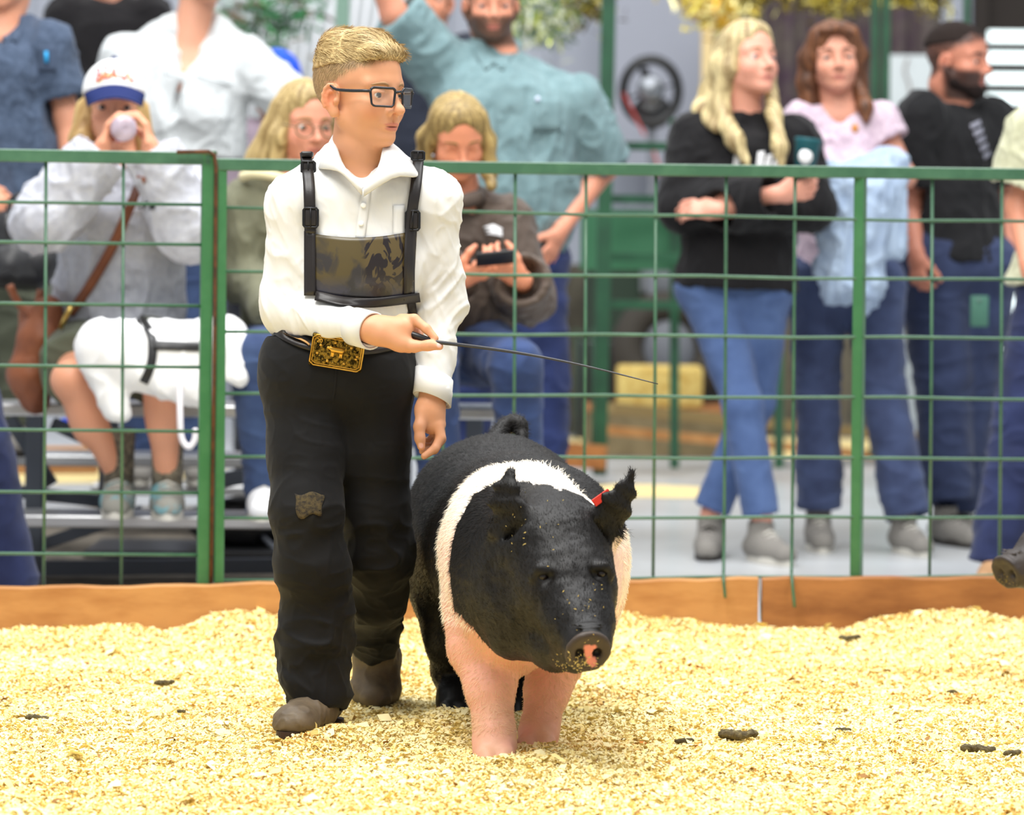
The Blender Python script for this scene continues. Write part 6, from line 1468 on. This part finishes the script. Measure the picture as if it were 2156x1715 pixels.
# ---- brown haired woman in pink top with a denim jacket over her arm
Z = 11.4
J = joints(Z, shL=(1690, 258), shR=(1852, 254), elL=(1722, 402, -.05), wrL=(1800, 385, -.24), elR=(1905, 372, -.02), wrR=(1790, 398, -.22), hipL=(1720, 600), hipR=(1835, 600), knL=(1722, 830), knR=(1860, 830, -.04), anL=(1724, 1040, .02), anR=(1905, 1055, -.10))
H = Head(W(1757, 128, Z), yaw=2, pitch=5, roll=3, sc=1.13)
ha = [hnd(J['wrL'], (.85, -.15, .1), (0, .8, -.5), (0, .2, 1), sc=.95, curl=(35, 45, 30)), hnd(J['wrR'], (-.85, -.1, .05), (0, .8, -.5), (0, .2, 1), sc=.95, curl=(35, 45, 30))]
PINK = cloth('pale_pink_lace', (212, 192, 204), var=(60, rgb(190, 168, 184), .4, .6))
r8, bv8 = person('brown haired woman in pale pink top standing with a denim jacket over her arm', Z, J, H, (212, 150, 126), 1.0, PINK, denim('grey_denim', (70, 82, 116), (52, 60, 88)), ha, shirtkw=dict(sleeve=.22, loose=.018, hem=W(1775, 590, Z), vneck=.16, bust=1.0), pantkw=dict(loose=.014, hemr=.075), wr=(.007, 11))
eye_parts(H, r8, (70, 80, 80)); brows(H, r8, (90, 60, 44))
q8 = lambda x, y, dz=0: W(x, y, Z + dz)
long_hair(H, r8, (70, 42, 26), (128, 80, 48), [([H.w(-.05, .02, .075), H.w(-.074, .0, .01), q8(1700, 175), q8(1704, 215, .0), q8(1694, 248, .0)], [.024, .032, .032, .030, .016]), ([H.w(.05, .02, .075), H.w(.072, .0, .01), q8(1806, 180, .01), q8(1822, 225, -.06), q8(1824, 254, -.08)], [.024, .030, .027, .023, .010])], top=(.0745, .0935, .0865), fringe=[([(-.04, .075, .080), (0, .083, .082), (.045, .075, .070)], [.012, .012, .010])], face=.052)
obj('pendant', ball(cast(bv8, 1800, 270, .006), (.012, .005, .016)), M('amber', rgb(206, 140, 80), rough=.3), r8)
for a_, t_ in (('anL', (.0, -1)), ('anR', (.25, -.95))): shoe(r8, J[a_], t_, SHOE_G, SOLE_W)
S = Sdf(); zj = -.30
S.cap(q8(1755, 385, zj + .04), q8(1875, 350, zj + .06), .062, .050, .05); S.cap(q8(1760, 400, zj), q8(1775, 600, zj - .01), .055, .050, .05, flat=((1, 0, 0), 1.25)); S.cap(q8(1820, 400, zj), q8(1840, 620, zj - .02), .062, .030, .05, flat=((1, 0, 0), 1.2)); S.cap(q8(1865, 400, zj + .02), q8(1885, 520, zj + .01), .055, .035, .05, flat=((1, 0, 0), 1.1)); S.cap(q8(1838, 600, zj - .02), q8(1826, 655, zj - .02), .035, .014, .03); S.cap(q8(1735, 560, zj), q8(1745, 610, zj), .03, .026, .03)
V, F = S.mesh(.006); V, F = crumple(V, F, .016, 8, 5, (1.6, 1.6, .5), .9); V, F = crumple(V, F, .006, 20, 6, (1.5, 1.5, .5), .9)
dj = obj('denim_jacket', (V, F), cloth('bleached_denim', (166, 184, 206), var=(14, rgb(148, 166, 192), .4, .65))); tag(dj, 'pale blue denim jacket draped over the arms of the woman in pink', 'jacket')
bvd = BVHTree.FromPolygons(V.tolist(), F.tolist())
obj('sleeve_seam', patch(strip([(1800, 420), (1808, 500), (1812, 590)], 5, 12, 3), .004, .002, bvd), cloth('bleached_denim', (0, 0, 0)), dj)

# ---- bearded man in black T-shirt
DHAIR = M('dark_hair', (.02, .02, .02), rough=.85, spec=.15, attr=True, bump=(500, .6, .003))
Z = 11.65
J = joints(Z, shL=(1944, 248), shR=(2086, 262, .10), elL=(1912, 420, .0), wrL=(1930, 536, -.12), elR=(2118, 420, .10), wrR=(2128, 540, .02), hipL=(1962, 560), hipR=(2062, 560, .06), knL=(1985, 800, -.02), knR=(2046, 800, .06), anL=(1992, 1015, .0), anR=(2010, 1035, .10))
H = Head(W(2020, 128, Z + .02), yaw=56, pitch=-4, sc=1.16)
ha = [hnd(J['wrL'], (.05, -.2, -1), (.6, .6, 0), (.5, -.8, 0), curl=(40, 55, 40)), hnd(J['wrR'], (0, -.1, -1), (-.6, .6, 0), (-.5, -.8, 0), curl=(40, 55, 40))]
BT = cloth('black_jersey', (22, 22, 24))
r9, bv9 = person('dark bearded man in black printed T-shirt and jeans looking right', Z, J, H, (196, 130, 106), 1.16, BT, denim('navy_denim', (52, 62, 92), (40, 48, 74)), ha, beard=(42, 32, 30), shirtkw=dict(sleeve=.50, loose=.022, hem=W(2010, 552, Z), upper=1.15), pantkw=dict(loose=.026, hemr=.085), wr=(.010, 8), stub=((26, 20, 18), lambda L: np.interp(L[:, 1], [-.11, -.05, -.015, .0, .03, .055, .075, .1], [-.065, -.055, -.012, .026, .040, .050, .062, .066])))
eye_parts(H, r9, (50, 40, 36)); brows(H, r9, (44, 34, 30), .0036)
S = Sdf(); S.ell(H.w(0, -.018, .036), np.array((.0715, .0945, .0790)) * H.s, H.R, .01); S.cut(H.w(0, -.02, .046), -(H.R[2] * 1.0 + H.R[1] * -.16), .30)
V, F = S.mesh(.006); obj('hair', crumple(V, F, .002, 70, 3), DHAIR, r9, col=np.array(rgb(40, 32, 29)))
S = Sdf(); S.cap(H.w(-.040, .012, -.062), H.w(-.012, .056, -.080), .020 * H.s, None, .02); S.cap(H.w(.040, .012, -.062), H.w(.012, .056, -.080), .020 * H.s, None, .02); S.ell(H.w(0, .062, -.086), np.array((.022, .02, .024)) * H.s, H.R, .02)
V, F = S.mesh(.005); obj('beard', crumple(V, F, .003, 60, 2), DHAIR, r9, col=np.array(rgb(34, 26, 24)))
PRN = M('grey_print', rgb(130, 130, 142), rough=.8)
for k_ in range(5): decal(bv9, [(2042 + k_ * 7, 262 + k_ * 16), (2064 + k_ * 5, 252 + k_ * 16), (2066 + k_ * 5, 262 + k_ * 16), (2045 + k_ * 7, 272 + k_ * 16)], PRN, r9, 'lettering', .006)
for a_, t_ in (('anL', (.35, -.9)), ('anR', (.75, -.6))): shoe(r9, J[a_], t_, SHOE_G, SOLE_D, L=.29)
V, F = box(W(2062, 655, Z - .14), (.030, .006, .052), bev=.004); t_ = obj('green_card', (V, F), M('green_ticket', rgb(70, 112, 96), rough=.6)); tag(t_, 'green card hanging from the jeans of the bearded man', 'card')
obj('hole', lathe([(.0035, 0), (.005, 0), (.005, .002), (.0035, .002)], W(2062, 632, Z - .148), (0, -1, 0), 10), STEEL, t_); 

# ---- man in khaki shirt at the right edge
Z = 10.3
J = joints(Z, shL=(2186, 284), shR=(2350, 282), elL=(2146, 436, .02), wrL=(2166, 562, -.12), elR=(2360, 430), wrR=(2345, 560, -.1), hipL=(2232, 600), hipR=(2290, 600), knL=(2150, 880, -.08), knR=(2295, 880), anL=(2106, 1150, -.14), anR=(2300, 1150))
H = Head(W(2262, 110, Z), yaw=-14, sc=1.15)
ha = [hnd(J['wr' + s], (.1 if s == 'L' else -.1, -.2, -1), (0, 1, 0), (0, -1, 0)) for s in 'LR']
r10, bv10 = person('man in khaki short sleeved shirt and navy jeans cut off by the right edge', Z, J, H, (206, 140, 112), 1.1, cloth('khaki_cotton', (196, 196, 168), var=(40, rgb(182, 182, 152), .4, .6)), denim('dark_navy_denim', (40, 48, 84), (30, 36, 64)), ha, shirtkw=dict(sleeve=.44, loose=.026, upper=1.2), pantkw=dict(loose=.02, hemr=.085), wr=(.009, 9))
eye_parts(H, r10); long_hair(H, r10, (70, 56, 44), (100, 80, 62), [], res=.007)
TAN = M('tan_boot', rgb(166, 128, 92), rough=.6)
shoe(r10, J['anL'] + np.array([0, 0, -.0]), (-.35, -.9), TAN, SOLE_D, 'boot', .30); shoe(r10, J['anR'], (.1, -1), TAN, SOLE_D, 'boot', .30)

# ---- leg of someone standing at the left edge
Z = 9.15
J = joints(Z, shL=(-330, 290), shR=(-130, 292), elL=(-350, 480), wrL=(-330, 640, -.1), elR=(-112, 480), wrR=(-100, 620, -.1), hipL=(-260, 640), hipR=(-140, 640), knL=(-250, 930), knR=(-45, 930, -.1), anL=(-240, 1190), anR=(14, 1205, -.06))
H = Head(W(-230, 110, Z), yaw=30, sc=1.13)
ha = [hnd(J['wr' + s], (0, -.2, -1), (0, 1, 0), (0, -1, 0)) for s in 'LR']
r11, bv11 = person('person in dark navy jeans, only one leg in view at the left edge', Z, J, H, (206, 140, 112), 1.08, cloth('plum_shirt', (96, 70, 80)), denim('dark_navy_denim', (0, 0, 0), (0, 0, 0)), ha, pantkw=dict(loose=.016, hemr=.080), res=.007)
long_hair(H, r11, (70, 56, 44), (100, 80, 62), [], res=.008); eye_parts(H, r11)
for a_ in ('anL', 'anR'): shoe(r11, J[a_], (.1, -1), TAN, SOLE_D, 'boot', .29)
# dark rubber mat lumps and cable on the slab under the bleacher
mat_ = obj('rubber_mat', box(W(420, 1165, 10.9) * np.array([1, 1, 0]) + np.array([0, 0, SLAB + .028]), (.34, .22, .012), bev=.006), BLACK, smooth=False); tag(mat_, 'dark rubber mat lying on the slab under the bleacher', 'mat')
V, F = box(W(500, 1135, 9.95) * np.array([1, 1, 0]) + np.array([0, 0, SLAB + .075]), (.11, .07, .05), bev=.02); t_ = obj('dark_pack', crumple(*Sdf().ell(W(500, 1135, 10.9) * np.array([1, 1, 0]) + np.array([0, 0, SLAB + .11]), (.16, .10, .085), None, .01).mesh(.006), .010, 11, 7), BLACK); tag(t_, 'dark soft pack on the floor right of the gate post', 'bag')
obj('strap', tube(spline([W(545, 1120, 10.85), W(560, 1135, 10.82), W(575, 1150, 10.80), W(592, 1166, 10.78)], 12), .008, 8), GRAYP, t_)
